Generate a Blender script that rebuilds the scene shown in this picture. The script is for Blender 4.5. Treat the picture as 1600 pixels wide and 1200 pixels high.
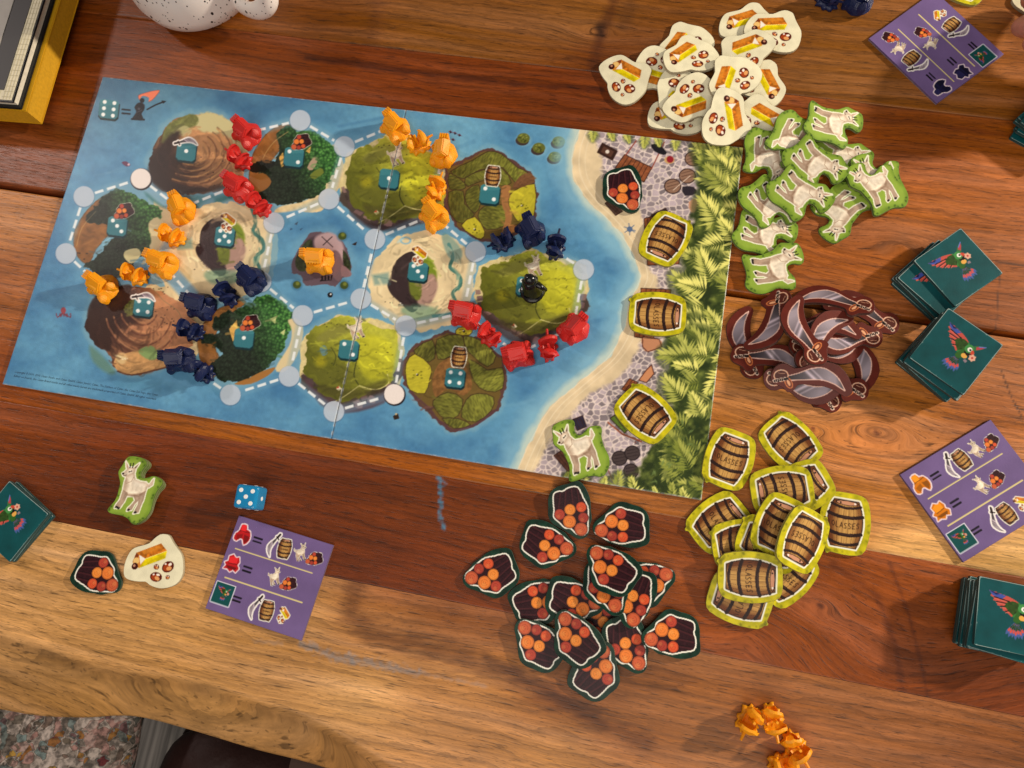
import bpy, bmesh, math, random
from mathutils import Vector, Matrix, geometry
import numpy as np
R = math.radians
for o in list(bpy.data.objects): bpy.data.objects.remove(o)
scn = bpy.context.scene
COL = scn.collection

# ---------------------------------------------------------------- camera (metres; origin = board centre on the table top, +X along the board, +Y away)
FPX = 1150.0
CAM = np.array([0.174098, -0.173982, 0.489450])
ROT = np.array([[0.981867, 0.171383, -0.081023], [-0.149672, 0.963144, 0.223499], [0.116341, -0.207319, 0.971331]])   # world -> camera rows
cd = bpy.data.cameras.new('camera'); cam = bpy.data.objects.new('camera', cd); COL.objects.link(cam)
cd.sensor_fit = 'HORIZONTAL'; cd.sensor_width = 36.0; cd.lens = 36.0 * FPX / 1600.0; cd.clip_start = 0.01; cd.clip_end = 50
m = Matrix.Identity(4)
for i in range(3):
    for j in range(3): m[i][j] = float(ROT[j][i])
    m[i][3] = float(CAM[i])
cam.matrix_world = m
scn.camera = cam

# ---------------------------------------------------------------- room light: one warm lamp low on the right, a paler one on the left, faint room ambient, and an added soft fill behind the viewer
w = bpy.data.worlds.new('World'); scn.world = w; w.use_nodes = True
w.node_tree.nodes['Background'].inputs[0].default_value = (1.0, 0.94, 0.86, 1); w.node_tree.nodes['Background'].inputs[1].default_value = 0.10
def lamp(name, kind, loc, power, col, size, aim=None):
    l = bpy.data.lights.new(name, kind); l.energy = power; l.color = col
    if kind == 'AREA': l.shape = 'DISK'; l.size = size
    else: l.shadow_soft_size = size
    o = bpy.data.objects.new(name, l); COL.objects.link(o); o.location = loc
    if aim is not None: o.rotation_euler = (Vector(aim) - Vector(loc)).to_track_quat('-Z', 'Y').to_euler()
    return o
lamp('table_lamp', 'POINT', (2.20, 0.95, 0.90), 245.0, (1.0, 0.885, 0.715), 0.06)
lamp('wall_lamp', 'POINT', (-1.25, 0.55, 0.95), 20.0, (1.0, 0.85, 0.78), 0.05)
lamp('fill_light', 'AREA', (0.3, -1.6, 1.9), 34.0, (1.0, 0.92, 0.82), 2.4, (0.2, -0.05, 0))  # added fill from the viewer's side, not a lamp of the room
scn.view_settings.view_transform = 'Standard'; scn.view_settings.look = 'None'; scn.view_settings.exposure = 0.14; scn.view_settings.gamma = 1.0
scn.render.resolution_x = 1024; scn.render.resolution_y = 768
# ---------------------------------------------------------------- painting of printed card (pure numpy)
import numpy as np
RNG = np.random.RandomState

def smooth(pts, n=4, closed=True):
    p = np.asarray(pts, float); N = len(p); out = []
    for i in range(N if closed else N - 1):
        if closed:
            a, b, c, d = p[(i - 1) % N], p[i], p[(i + 1) % N], p[(i + 2) % N]
        else:
            a, b, c, d = p[max(i - 1, 0)], p[i], p[i + 1], p[min(i + 2, N - 1)]
        for k in range(n):
            t = k / n
            out.append(0.5 * ((2 * b) + (c - a) * t + (2 * a - 5 * b + 4 * c - d) * t * t + (3 * b - a - 3 * c + d) * t ** 3))
    if not closed: out.append(p[-1])
    return np.array(out)

def vnoise(X, Y, seed=0):
    """smooth value noise in [0,1] at unit lattice"""
    n = 64
    g = RNG(seed).rand(n, n).astype(np.float32)
    xi = np.floor(X).astype(int); yi = np.floor(Y).astype(int)
    fx = X - xi; fy = Y - yi
    fx = fx * fx * (3 - 2 * fx); fy = fy * fy * (3 - 2 * fy)
    a = g[yi % n, xi % n]; b = g[yi % n, (xi + 1) % n]; c = g[(yi + 1) % n, xi % n]; d = g[(yi + 1) % n, (xi + 1) % n]
    return (a * (1 - fx) + b * fx) * (1 - fy) + (c * (1 - fx) + d * fx) * fy

def fbm(X, Y, seed=0, octv=4):
    s = 0; a = 0.5; t = 0
    for k in range(octv):
        s = s + a * vnoise(X * 2 ** k + 17.3 * k, Y * 2 ** k + 9.1 * k, seed + k); t += a; a *= 0.5
    return s / t

def worley(X, Y, seed=0):
    """nearest and second nearest distance to jittered lattice points, and cell id"""
    n = 64
    r = RNG(seed); jx = r.rand(n, n); jy = r.rand(n, n); idv = r.rand(n, n)
    xi = np.floor(X).astype(int); yi = np.floor(Y).astype(int)
    d1 = np.full(X.shape, 9.0); d2 = np.full(X.shape, 9.0); cid = np.zeros(X.shape)
    for dy in (-1, 0, 1):
        for dx in (-1, 0, 1):
            cx = xi + dx; cy = yi + dy
            px = cx + jx[cy % n, cx % n]; py = cy + jy[cy % n, cx % n]
            d = np.hypot(X - px, Y - py)
            m = d < d1
            d2 = np.where(m, d1, np.minimum(d2, d)); cid = np.where(m, idv[cy % n, cx % n], cid); d1 = np.where(m, d, d1)
    return d1, d2, cid

def hexc(*c): return np.array(c, np.float32) / 255.0

class Canvas:
    def __init__(self, x0, y0, x1, y1, s, col=(0, 0, 0)):
        self.x0, self.y0, self.s = x0, y0, s
        self.w = int((x1 - x0) * s) + 1; self.h = int((y1 - y0) * s) + 1
        self.img = np.zeros((self.h, self.w, 3), np.float32); self.img[:] = hexc(*col)
        self.M = np.eye(3)
    # current transform: icon units -> canvas units
    def push(self, cx, cy, rot=0, sc=1.0, mirror=False):
        a = np.radians(rot); c, s = np.cos(a) * sc, np.sin(a) * sc
        m = -1 if mirror else 1
        self.M = np.array([[c * m, -s, cx], [s * m, c, cy], [0, 0, 1.0]]); self.k = sc
        return self
    def pop(self): self.M = np.eye(3); self.k = 1.0
    k = 1.0
    def T(self, p):
        p = np.atleast_2d(np.asarray(p, float))
        return p @ self.M[:2, :2].T + self.M[:2, 2]
    def box(self, p, pad):
        lo = p.min(0) - pad; hi = p.max(0) + pad
        i0 = max(int((lo[0] - self.x0) * self.s), 0); i1 = min(int((hi[0] - self.x0) * self.s) + 2, self.w)
        j0 = max(int((lo[1] - self.y0) * self.s), 0); j1 = min(int((hi[1] - self.y0) * self.s) + 2, self.h)
        if i1 <= i0 or j1 <= j0: return None
        X, Y = np.meshgrid(self.x0 + np.arange(i0, i1) / self.s, self.y0 + np.arange(j0, j1) / self.s)
        return (slice(j0, j1), slice(i0, i1)), X, Y
    def sdf(self, p, X, Y):
        d = np.full(X.shape, 1e9); ins = np.zeros(X.shape, bool); N = len(p)
        for i in range(N):
            a = p[i]; b = p[(i + 1) % N]; e = b - a; L = e @ e + 1e-12
            t = np.clip(((X - a[0]) * e[0] + (Y - a[1]) * e[1]) / L, 0, 1)
            d = np.minimum(d, (X - a[0] - t * e[0]) ** 2 + (Y - a[1] - t * e[1]) ** 2)
            if e[1] != 0:
                c = ((a[1] > Y) != (b[1] > Y)) & (X < e[0] * ((Y - a[1]) / e[1]) + a[0])
                ins ^= c
        return np.where(ins, -1, 1) * np.sqrt(d)
    def sdf_lo(self, p, X, Y, q=4):
        h, w = X.shape; xs = np.linspace(X[0, 0], X[0, -1], w // q + 2); ys = np.linspace(Y[0, 0], Y[-1, 0], h // q + 2)
        D = self.sdf(p, *np.meshgrid(xs, ys))
        fx = np.linspace(0, len(xs) - 1.0001, w); fy = np.linspace(0, len(ys) - 1.0001, h); xi = fx.astype(int); yi = fy.astype(int); fx = (fx - xi)[None]; fy = (fy - yi)[:, None]
        A = D[yi][:, xi] * (1 - fx) + D[yi][:, xi + 1] * fx; B = D[yi + 1][:, xi] * (1 - fx) + D[yi + 1][:, xi + 1] * fx
        return A * (1 - fy) + B * fy
    def put(self, sl, al, col):
        if callable(col): raise ValueError
        al = al[..., None]
        self.img[sl] = self.img[sl] * (1 - al) + np.asarray(col, np.float32) * al
    def poly(self, pts, col, al=1.0, soft=0.0, grow=0.0, rough=0.0, rs=6.0, seed=3, tex=0.0, ts=5.0, fn=None, sm=0):
        if sm: pts = smooth(pts, sm)
        p = self.T(pts); grow = grow * self.k
        b = self.box(p, grow + soft + rough + 2)
        if b is None: return
        sl, X, Y = b
        if X.size > 60000 and len(p) > 16: d = self.sdf_lo(p, X, Y) - grow
        else: d = self.sdf(p, X, Y) - grow
        if rough: d = d + (fbm(X / rs, Y / rs, seed, 3) - 0.5) * 2 * rough
        w = max(1.0 / self.s, soft)
        a = np.clip(0.5 - d / w, 0, 1) * al
        if fn is not None:
            c = fn(X, Y, d)
        else:
            c = np.zeros(X.shape + (3,), np.float32) + (hexc(*col))
        if tex: c = c * (1 + tex * 2 * (fbm(X / ts, Y / ts, seed + 7, 3) - 0.5))[..., None]
        self.put(sl, a, c)
    def circ(self, c, r, col, al=1.0, soft=0.0, ry=None, rot=0, n=28):
        t = np.linspace(0, 2 * np.pi, n, endpoint=False); ry = r if ry is None else ry
        q = np.stack([r * np.cos(t), ry * np.sin(t)], 1); a = np.radians(rot)
        q = q @ np.array([[np.cos(a), np.sin(a)], [-np.sin(a), np.cos(a)]]) + np.asarray(c, float)
        self.poly(q, col, al, soft)
    def line(self, pts, w, col, al=1.0, soft=0.0, sm=0, closed=False):
        if sm: pts = smooth(pts, sm, closed)
        p = self.T(pts)
        if closed: p = np.vstack([p, p[:1]])
        w = w * self.k
        b = self.box(p, w + soft + 2)
        if b is None: return
        sl, X, Y = b
        d = np.full(X.shape, 1e9)
        for i in range(len(p) - 1):
            a0 = p[i]; e = p[i + 1] - a0; L = e @ e + 1e-12
            t = np.clip(((X - a0[0]) * e[0] + (Y - a0[1]) * e[1]) / L, 0, 1)
            d = np.minimum(d, np.hypot(X - a0[0] - t * e[0], Y - a0[1] - t * e[1]))
        a = np.clip(0.5 - (d - w / 2) * min(self.s, 1 / max(soft, 1e-6)), 0, 1) * al
        self.put(sl, a, np.zeros(X.shape + (3,), np.float32) + hexc(*col))
    def dash(self, a, b, w=4.2, on=14, off=6.0, col=(240, 244, 246), trim=18):
        a = np.asarray(a, float); b = np.asarray(b, float); L = np.hypot(*(b - a)); u = (b - a) / L
        s = trim
        while s < L - trim - 3:
            e = min(s + on, L - trim); n = np.array([-u[1], u[0]]) * w / 2
            p = a + u * s; q = a + u * e
            self.poly([p + n, q + n, q - n, p - n], col, 0.95)
            s += on + off
    def sample(self, x, y):
        fx = np.clip((np.asarray(x) - self.x0) * self.s, 0, self.w - 1.001); fy = np.clip((np.asarray(y) - self.y0) * self.s, 0, self.h - 1.001)
        xi = fx.astype(int); yi = fy.astype(int); fx = (fx - xi)[..., None]; fy = (fy - yi)[..., None]
        I = self.img
        return (I[yi, xi] * (1 - fx) + I[yi, xi + 1] * fx) * (1 - fy) + (I[yi + 1, xi] * (1 - fx) + I[yi + 1, xi + 1] * fx) * fy

def rel(pts, c, k): return (np.asarray(pts, float) - np.asarray(c, float)) / k

# ---------------------------------------------------------------- token drawings (units: photo pixels, y down)
C5 = (925, 350); K5 = 4.284
GOAT_OUT = smooth(rel([(825,152),(850,138),(890,140),(935,152),(966,176),(966,202),(946,226),(936,256),(944,280),(972,284),(1000,276),(1030,272),(1066,285),(1090,306),(1086,332),(1062,362),(1046,400),(1036,440),(1030,490),(1010,530),(985,556),(940,578),(905,568),(880,545),(840,526),(790,516),(750,506),(734,486),(750,460),(775,430),(790,390),(796,345),(800,310),(786,270),(780,236),(800,200)], C5, K5), 2)
GOAT_P = [rel(q, C5, K5) for q in [
 [(835,232),(850,214),(870,206),(897,210),(908,226),(900,262),(870,266),(845,268),(826,258),(818,242)],
 [(838,166),(853,192),(862,214),(845,210)], [(932,182),(908,220),(888,216),(905,200)],
 [(848,262),(900,240),(912,288),(950,305),(985,310),(1002,330),(992,360),(980,388),(940,402),(900,397),(866,392),(836,372),(832,340),(838,300)],
 [(985,315),(1008,328),(1026,302),(1038,290),(1032,330),(1005,346)],
 [(832,350),(866,372),(838,420),(812,460),(784,466),(788,450),(815,415)], [(848,370),(868,380),(846,430),(818,470),(800,470),(828,425)],
 [(905,385),(942,395),(948,420),(918,450),(902,484),(868,488),(873,472),(893,455),(918,425)],
 [(945,385),(988,365),(978,420),(962,460),(948,504),(913,508),(922,488),(940,450)]]]

def draw_goat(cv, hi=True):
    for q in GOAT_P: cv.poly(q, (246, 242, 222), grow=1.8)
    def fur(X, Y, d):
        n = fbm(X / 6, Y / 6, 21, 3)
        sh = np.clip(-d / (5 * cv.k), 0, 1)
        base = hexc(206, 182, 160)[None, None] * (1 - sh[..., None]) + hexc(244, 230, 210)[None, None] * sh[..., None]
        return base * (0.82 + 0.36 * n)[..., None]
    for i, q in enumerate(GOAT_P):
        cv.poly(q, (215, 198, 175), fn=fur)
        if i in (5, 6, 7, 8): cv.poly(q, (132, 102, 84), al=0.42, soft=1.2 * cv.k)
    if hi:
        cv.poly(rel([(850,380),(900,402),(960,396),(985,372),(960,380),(900,384)], C5, K5), (128, 98, 78), al=0.5, soft=4)
        cv.poly(rel([(838,300),(850,280),(872,300),(860,360),(838,360)], C5, K5), (150, 120, 98), al=0.35, soft=4)
        cv.poly(rel([(900,285),(985,318),(975,340),(905,330)], C5, K5), (246, 236, 220), al=0.55, soft=5)
        cv.poly(rel([(846,178),(856,198),(858,210),(850,204)], C5, K5), (190, 130, 120), al=0.7)
        cv.poly(rel([(926,188),(910,212),(898,214),(910,202)], C5, K5), (60, 42, 40), al=0.8)
    for a, b in (((867, 208), (872, 182)), ((886, 208), (891, 180))): cv.line(rel([a, b], C5, K5), 1.7, (38, 32, 36))
    cv.line(rel([(862, 236), (882, 231)], C5, K5), 1.5, (50, 36, 36)); cv.circ(rel([(824, 244)], C5, K5)[0], 1.8, (60, 44, 44))
    cv.line(rel([(828, 259), (848, 256)], C5, K5), 1.0, (80, 55, 50)); cv.line(rel([(900,268),(885,300),(850,310)], C5, K5), 1.0, (150, 122, 102), al=.6)
    for c in ((795, 461), (810, 468), (879, 483), (926, 502)): cv.circ(rel([c], C5, K5)[0], 2.6, (38, 30, 32), ry=1.7)

def goat_canvas():
    cv = Canvas(-50, -54, 44, 58, 3, (124, 152, 60))
    X, Y = np.meshgrid(np.linspace(0, 10, cv.w), np.linspace(0, 12, cv.h))
    cv.img *= (0.86 + 0.3 * fbm(X, Y, 5, 4))[..., None]
    cv.poly(GOAT_OUT, (70, 100, 30), al=0.0)
    p = GOAT_OUT
    cv.poly(np.vstack([p]), (158, 182, 82), al=0.8, soft=6, grow=-4)
    r = RNG(8)
    for k in range(26):
        i = r.randint(len(p)); c = p[i] * (0.93 + 0.05 * r.rand()); cv.circ(c, 1.2 + 2 * r.rand(), (42, 66, 24), al=0.5, soft=1.5, ry=1 + r.rand(), rot=r.rand() * 180)
    draw_goat(cv)
    return cv

C2 = (1130, 818); K2 = 3.243
LOG_OUT = smooth(rel([(1110,693),(1150,690),(1190,704),(1235,718),(1268,745),(1283,790),(1280,850),(1280,900),(1255,925),(1200,938),(1150,935),(1100,920),(1060,912),(1030,890),(987,868),(973,835),(985,800),(1015,775),(1050,745),(1080,715)], C2, K2), 2)
LOG_IN = 1.05 * rel([(1130,722),(1165,735),(1205,744),(1245,760),(1250,790),(1244,810),(1252,845),(1240,890),(1180,900),(1130,908),(1085,896),(1045,880),(1010,866),(998,838),(1015,808),(1050,788),(1062,760),(1095,742)], C2, K2)
def draw_log(cv, hi=True):
    cv.poly(smooth(LOG_IN, 3), (250, 246, 234), grow=1.3)
    cv.poly(smooth(LOG_IN, 3), (52, 22, 30), grow=-0.9 if hi else -.4, tex=0.25, ts=3)
    for a, b in (((1160, 745), (1240, 782)), ((1165, 785), (1243, 815)), ((1165, 832), (1245, 848)), ((1165, 868), (1238, 880))):
        cv.line(rel([a, b], C2, K2), 1.0, (28, 10, 16), al=0.9); cv.line(rel([(a[0], a[1] + 8), (b[0], b[1] + 9)], C2, K2), 2.4, (82, 40, 44), al=0.75, soft=1.0)
    L = [((1135,755),28,(188,80,64)),((1082,868),27,(172,72,60)),((1137,875),27,(220,98,64)),((1030,838),34,(204,104,72)),((1142,815),29,(240,150,76)),((1085,793),34,(234,136,72))]
    for c, r, col in L:
        c = 1.05 * rel([c], C2, K2)[0]; r = r / K2 * 1.04
        cv.circ(c, r + 0.5, (46, 16, 18)); cv.circ(c, r, tuple(int(v * .86) for v in col))
        cv.circ(c, r * .8, col)
        if hi:
            cv.line(smooth([c + r * .5 * np.array([np.cos(t), np.sin(t)]) for t in np.linspace(0, 5.2, 6)], 3, False), 0.8, tuple(int(v * .74) for v in col), al=.75)
            cv.line(smooth([c + r * .2 * np.array([np.cos(t + 2), np.sin(t + 2)]) for t in np.linspace(0, 4.2, 5)], 2, False), 0.8, tuple(int(v * .7) for v in col), al=.8)
            cv.circ(c + np.array([-.25, -.3]) * r, r * .35, (255, 190, 120), al=.25, soft=2)
def log_canvas():
    cv = Canvas(-52, -44, 52, 42, 3, (24, 54, 42))
    X, Y = np.meshgrid(np.linspace(0, 14, cv.w), np.linspace(0, 12, cv.h))
    cv.img *= (0.6 + 0.85 * fbm(X, Y, 15, 4))[..., None]
    draw_log(cv); return cv

BARREL_OUT = smooth([(-22,-47),(0,-48.5),(22,-47),(33,-38),(38.5,-14),(39,8),(34,36),(22,46),(0,48),(-18,46.5),(-21,49.5),(-25,48),(-26,44.5),(-34,37),(-38.5,12),(-38.5,-12),(-33,-38)], 2)
FONT = {'M': [[(0, 1), (0.05, 0), (.5, .6), (.95, 0), (1, 1)]], 'O': [[(.5, 0), (.08, .3), (.08, .7), (.5, 1), (.92, .7), (.92, .3), (.5, 0)]], 'L': [[(.1, 0), (.1, 1), (.85, 1)]],
        'A': [[(0, 1), (.5, 0), (1, 1)], [(.2, .65), (.8, .65)]], 'S': [[(.9, .1), (.4, 0), (.1, .25), (.8, .65), (.75, .95), (.1, .95)]], 'E': [[(.9, 0), (.1, 0), (.1, 1), (.9, 1)], [(.1, .5), (.7, .5)]]}
def bar_w(y): return 27.5 - 7.5 * (y / 35.0) ** 2 - 1.0
def draw_barrel(cv, hi=True):
    ys = np.linspace(-36, 36, 15)
    body = [(bar_w(y), y) for y in ys] + [(-bar_w(y), y) for y in ys[::-1]]
    cv.poly(body, (246, 242, 226), grow=3.4 if hi else 4.5)
    cv.poly(body, (44, 24, 20), grow=1.0)
    M = np.linalg.inv(cv.M)
    def wood(X, Y, d):
        u = X * M[0, 0] + Y * M[0, 1] + M[0, 2]; v = X * M[1, 0] + Y * M[1, 1] + M[1, 2]
        q = np.clip(u / np.maximum(bar_w(v), 5), -1, 1)
        st = vnoise(q * 5.5 + 30, v * 0.0 + 2, 4); gr = vnoise(u * .9 + 40, v * .07 + 9, 6)
        li = np.clip(1 - ((q - 0.12) / 0.95) ** 2, 0.0, 1)
        c = hexc(108, 62, 34) + (hexc(232, 190, 118) - hexc(108, 62, 34)) * (li * (0.62 + .3 * st + .25 * (gr - .5)))[..., None]
        return np.clip(c, 0, 1)
    cv.poly(body, (200, 160, 100), grow=-0.4, fn=wood)
    for q in (-.75, -.45, -.12, .2, .5, .78): cv.line([(q * bar_w(y), y) for y in (-30, -15, 0, 15, 30)], 0.6, (70, 38, 22), al=.65)
    def arc(y, dy): return [(s * bar_w(y), y + dy * (1 - s * s) - dy * .4) for s in np.linspace(-1, 1, 9)]
    for y, w in ((-27, 4.2), (-12, 5.4), (15, 5.4), (30, 4.6)):
        cv.line(arc(y, 4.5), w, (46, 28, 26)); cv.line([(p[0], p[1] - .8) for p in arc(y, 4.5)[3:7]], 1.2, (104, 78, 70), al=.6, soft=1)
    cv.circ((1, -32.5), 17.5, (40, 22, 20), ry=4.2); cv.circ((1, -32.2), 15.5, (206, 152, 122), ry=2.9); cv.circ((-9, -32), 1.4, (30, 18, 18)); cv.circ((13, -32.6), 1.5, (250, 240, 230))
    if hi:
        word = 'OLASSES'; x = -19.5
        cv.line([(-24.6, -3.5), (-22.6, 4)], 0.9, (36, 16, 10), al=.8)
        for ch in word:
            wd = 5.0
            for st in FONT[ch]:
                cv.line([(x + px * wd * .88, -3.2 + py * 8.2 + 4.0 * (1 - ((x + px * wd) / 26) ** 2) - 1.6) for px, py in st], 1.0, (36, 14, 8), al=.95)
            x += wd + 1.15
    else:
        cv.line([(-13, 3), (13, 3)], 4.5, (74, 44, 26), al=.7)
def barrel_canvas():
    cv = Canvas(-44, -54, 44, 54, 3, (196, 184, 44))
    X, Y = np.meshgrid(np.linspace(0, 9, cv.w), np.linspace(0, 11, cv.h))
    n = fbm(X, Y, 31, 4)[..., None]
    cv.img = hexc(158, 154, 40) * (1 - n) * 1.0 + hexc(238, 222, 62) * n
    r = RNG(3)
    for k in range(30):
        p = BARREL_OUT[r.randint(len(BARREL_OUT))] * (.9 + .08 * r.rand()); cv.circ(p, 1 + 3 * r.rand(), (120, 118, 26), al=.45, soft=2, ry=1 + r.rand() * 2, rot=r.rand() * 180)
    draw_barrel(cv); return cv

CG = (1030, 848)
GOLD_OUT = smooth(rel([(1050,672),(1090,670),(1120,682),(1150,725),(1185,765),(1215,800),(1232,850),(1238,925),(1215,980),(1170,1010),(1110,1023),(1060,1018),(1012,1000),(985,981),(940,980),(880,972),(835,950),(822,900),(830,840),(850,790),(880,760),(930,745),(980,730),(1012,700)], CG, K5), 2)
def draw_gold(cv, hi=True):
    P = lambda q: rel(q, CG, K5)
    if not hi:
        for q in ([(893,800),(1060,735),(1105,782),(1100,832),(925,900),(875,862)], [(1010,880),(1120,850),(1165,890),(1150,960),(1050,985),(1010,950)]): cv.poly(P(q), (246, 240, 222), grow=4)
    cv.poly(P([(893,800),(1058,735),(1106,783),(962,838)]), (196, 118, 44), tex=.35, ts=4)
    cv.poly(P([(930,790),(1040,745),(1060,765),(950,812)]), (222, 150, 66), al=.6, soft=2)
    cv.poly(P([(962,838),(1106,783),(1101,832),(925,900)]), (226, 206, 48), tex=.22, ts=5)
    cv.line(P([(962,838),(1106,783)]), 1.0, (250, 236, 150)); cv.poly(P([(1000,845),(1090,808),(1088,825),(985,868)]), (190, 168, 30), al=.5, soft=2)
    cv.poly(P([(893,800),(962,838),(925,900),(874,862)]), (214, 142, 66)); cv.poly(P([(915,814),(962,838),(932,876)]), (248, 240, 228)); cv.poly(P([(893,800),(915,815),(900,850),(874,862)]), (120, 52, 24), al=.85)
    cv.circ(P([(900, 852)])[0], 5.0, (240, 200, 130)); cv.circ(P([(895, 888)])[0], 5.2, (72, 22, 14)); cv.circ(P([(890, 884)])[0], 2.0, (230, 180, 150), al=.8)
    for c, rx, ry, rt in (((1052, 953), 42, 31, 10), ((1126, 886), 42, 36, -30), ((1046, 889), 20, 17, 20), ((1133, 953), 15, 14, 0)):
        c = P([c])[0]; rx /= K5; ry /= K5
        cv.circ(c, rx, (96, 30, 14), ry=ry, rot=rt); cv.circ(c + (-.15 * rx, .1 * ry), rx * .66, (168, 74, 34), ry=ry * .62, rot=rt)
        cv.circ(c + (.2 * rx, .3 * ry), rx * .45, (230, 168, 110), ry=ry * .38, rot=rt + 20); cv.circ(c + (.3 * rx, -.45 * ry), rx * .3, (252, 240, 226), ry=ry * .25, rot=rt); cv.circ(c + (-.45 * rx, -.5 * ry), rx * .16, (250, 235, 225))
def gold_canvas():
    cv = Canvas(-54, -48, 54, 46, 3, (236, 229, 200))
    X, Y = np.meshgrid(np.linspace(0, 8, cv.w), np.linspace(0, 7, cv.h)); cv.img *= (0.94 + 0.12 * fbm(X, Y, 41, 4))[..., None]
    draw_gold(cv); return cv

C6 = (715, 805); K6 = 5.0
SWORD_OUT = smooth(rel([(440,745),(468,702),(515,682),(560,694),(602,722),(680,708),(735,682),(830,676),(925,710),(992,798),(1022,895),(1004,938),(962,945),(900,902),(820,868),(720,850),(640,850),(612,872),(592,902),(552,908),(522,874),(480,852),(445,832),(428,790)], C6, K6), 2)
def draw_sword(cv, hi=True):
    P = lambda q: rel(q, C6, K6)
    up = [(560,772),(640,754),(730,724),(820,724),(900,778),(940,836),(970,906)]; lo = [(900,852),(830,820),(760,808),(680,806),(600,806),(560,804)]
    bl = np.vstack([smooth(P(up), 4, False), smooth(P(lo), 4, False)])
    ol = (240, 200, 186) if hi else (246, 240, 236)
    if not hi:
        cv.poly(bl, ol, grow=6); cv.line(P([(465, 800), (560, 790)]), 22, ol); cv.line(P([(548, 760), (572, 850)]), 16, ol)
    cv.poly(bl, ol, grow=.9)
    M = np.linalg.inv(cv.M)
    def steel(X, Y, d):
        u = X * M[0, 0] + Y * M[0, 1] + M[0, 2]; v = X * M[1, 0] + Y * M[1, 1] + M[1, 2]
        t = np.clip((u + 32) / 62, 0, 1); g = hexc(52, 46, 50) * (1 - t[..., None]) + hexc(168, 156, 166) * t[..., None]
        s = np.exp(-((u - 8 - v * .9) / 3.5) ** 2) * .9 + np.exp(-((u - 18 - v * .9) / 2.0) ** 2) * .5
        e = np.clip((u - 38) / 12, 0, 1)
        return np.clip(g * (1 - .55 * e[..., None]) + hexc(220, 204, 216) * (s * (1 - e))[..., None] * .5, 0, 1)
    cv.poly(bl, (90, 84, 90), grow=-.5, fn=steel)
    if hi:
        th = np.linspace(0, 2 * np.pi, 16, endpoint=False)
        gd = P([(512 + 52 * np.cos(t), 766 + 44 * np.sin(t)) for t in th]); cv.poly(gd, (92, 46, 38)); cv.line(gd, 1.9, (232, 164, 128), closed=True); cv.line(gd, .7, (250, 226, 206), closed=True)
        cv.circ(P([(566, 826)])[0], 5.4, (214, 132, 84), ry=9.6, rot=-24); cv.circ(P([(566, 826)])[0], 4.0, (124, 62, 46), ry=8.0, rot=-24); cv.circ(P([(566, 826)])[0], 2.0, (238, 180, 140), ry=5, rot=-24)
        cv.line(P([(462, 806), (552, 792)]), 5.6, (244, 214, 196)); cv.line(P([(466, 806), (556, 792)]), 4.2, (30, 18, 18))
        for s in np.linspace(.08, .72, 5): cv.line(P([(466 + 90 * s, 798 - 14 * s), (462 + 90 * s, 814 - 14 * s)]), .7, (236, 204, 186))
        cv.line(P([(490, 745), (540, 752)]), 1.0, (240, 190, 160), al=.7)
    else:
        cv.line(P([(465, 800), (560, 790)]), 9, (44, 30, 30)); cv.line(P([(548, 765), (572, 845)]), 5, (40, 26, 26))
def sword_canvas():
    cv = Canvas(-62, -30, 66, 32, 4, (104, 45, 36))
    X, Y = np.meshgrid(np.linspace(0, 12, cv.w), np.linspace(0, 6, cv.h)); cv.img *= (0.9 + 0.2 * fbm(X, Y, 51, 3))[..., None]
    draw_sword(cv); return cv

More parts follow.
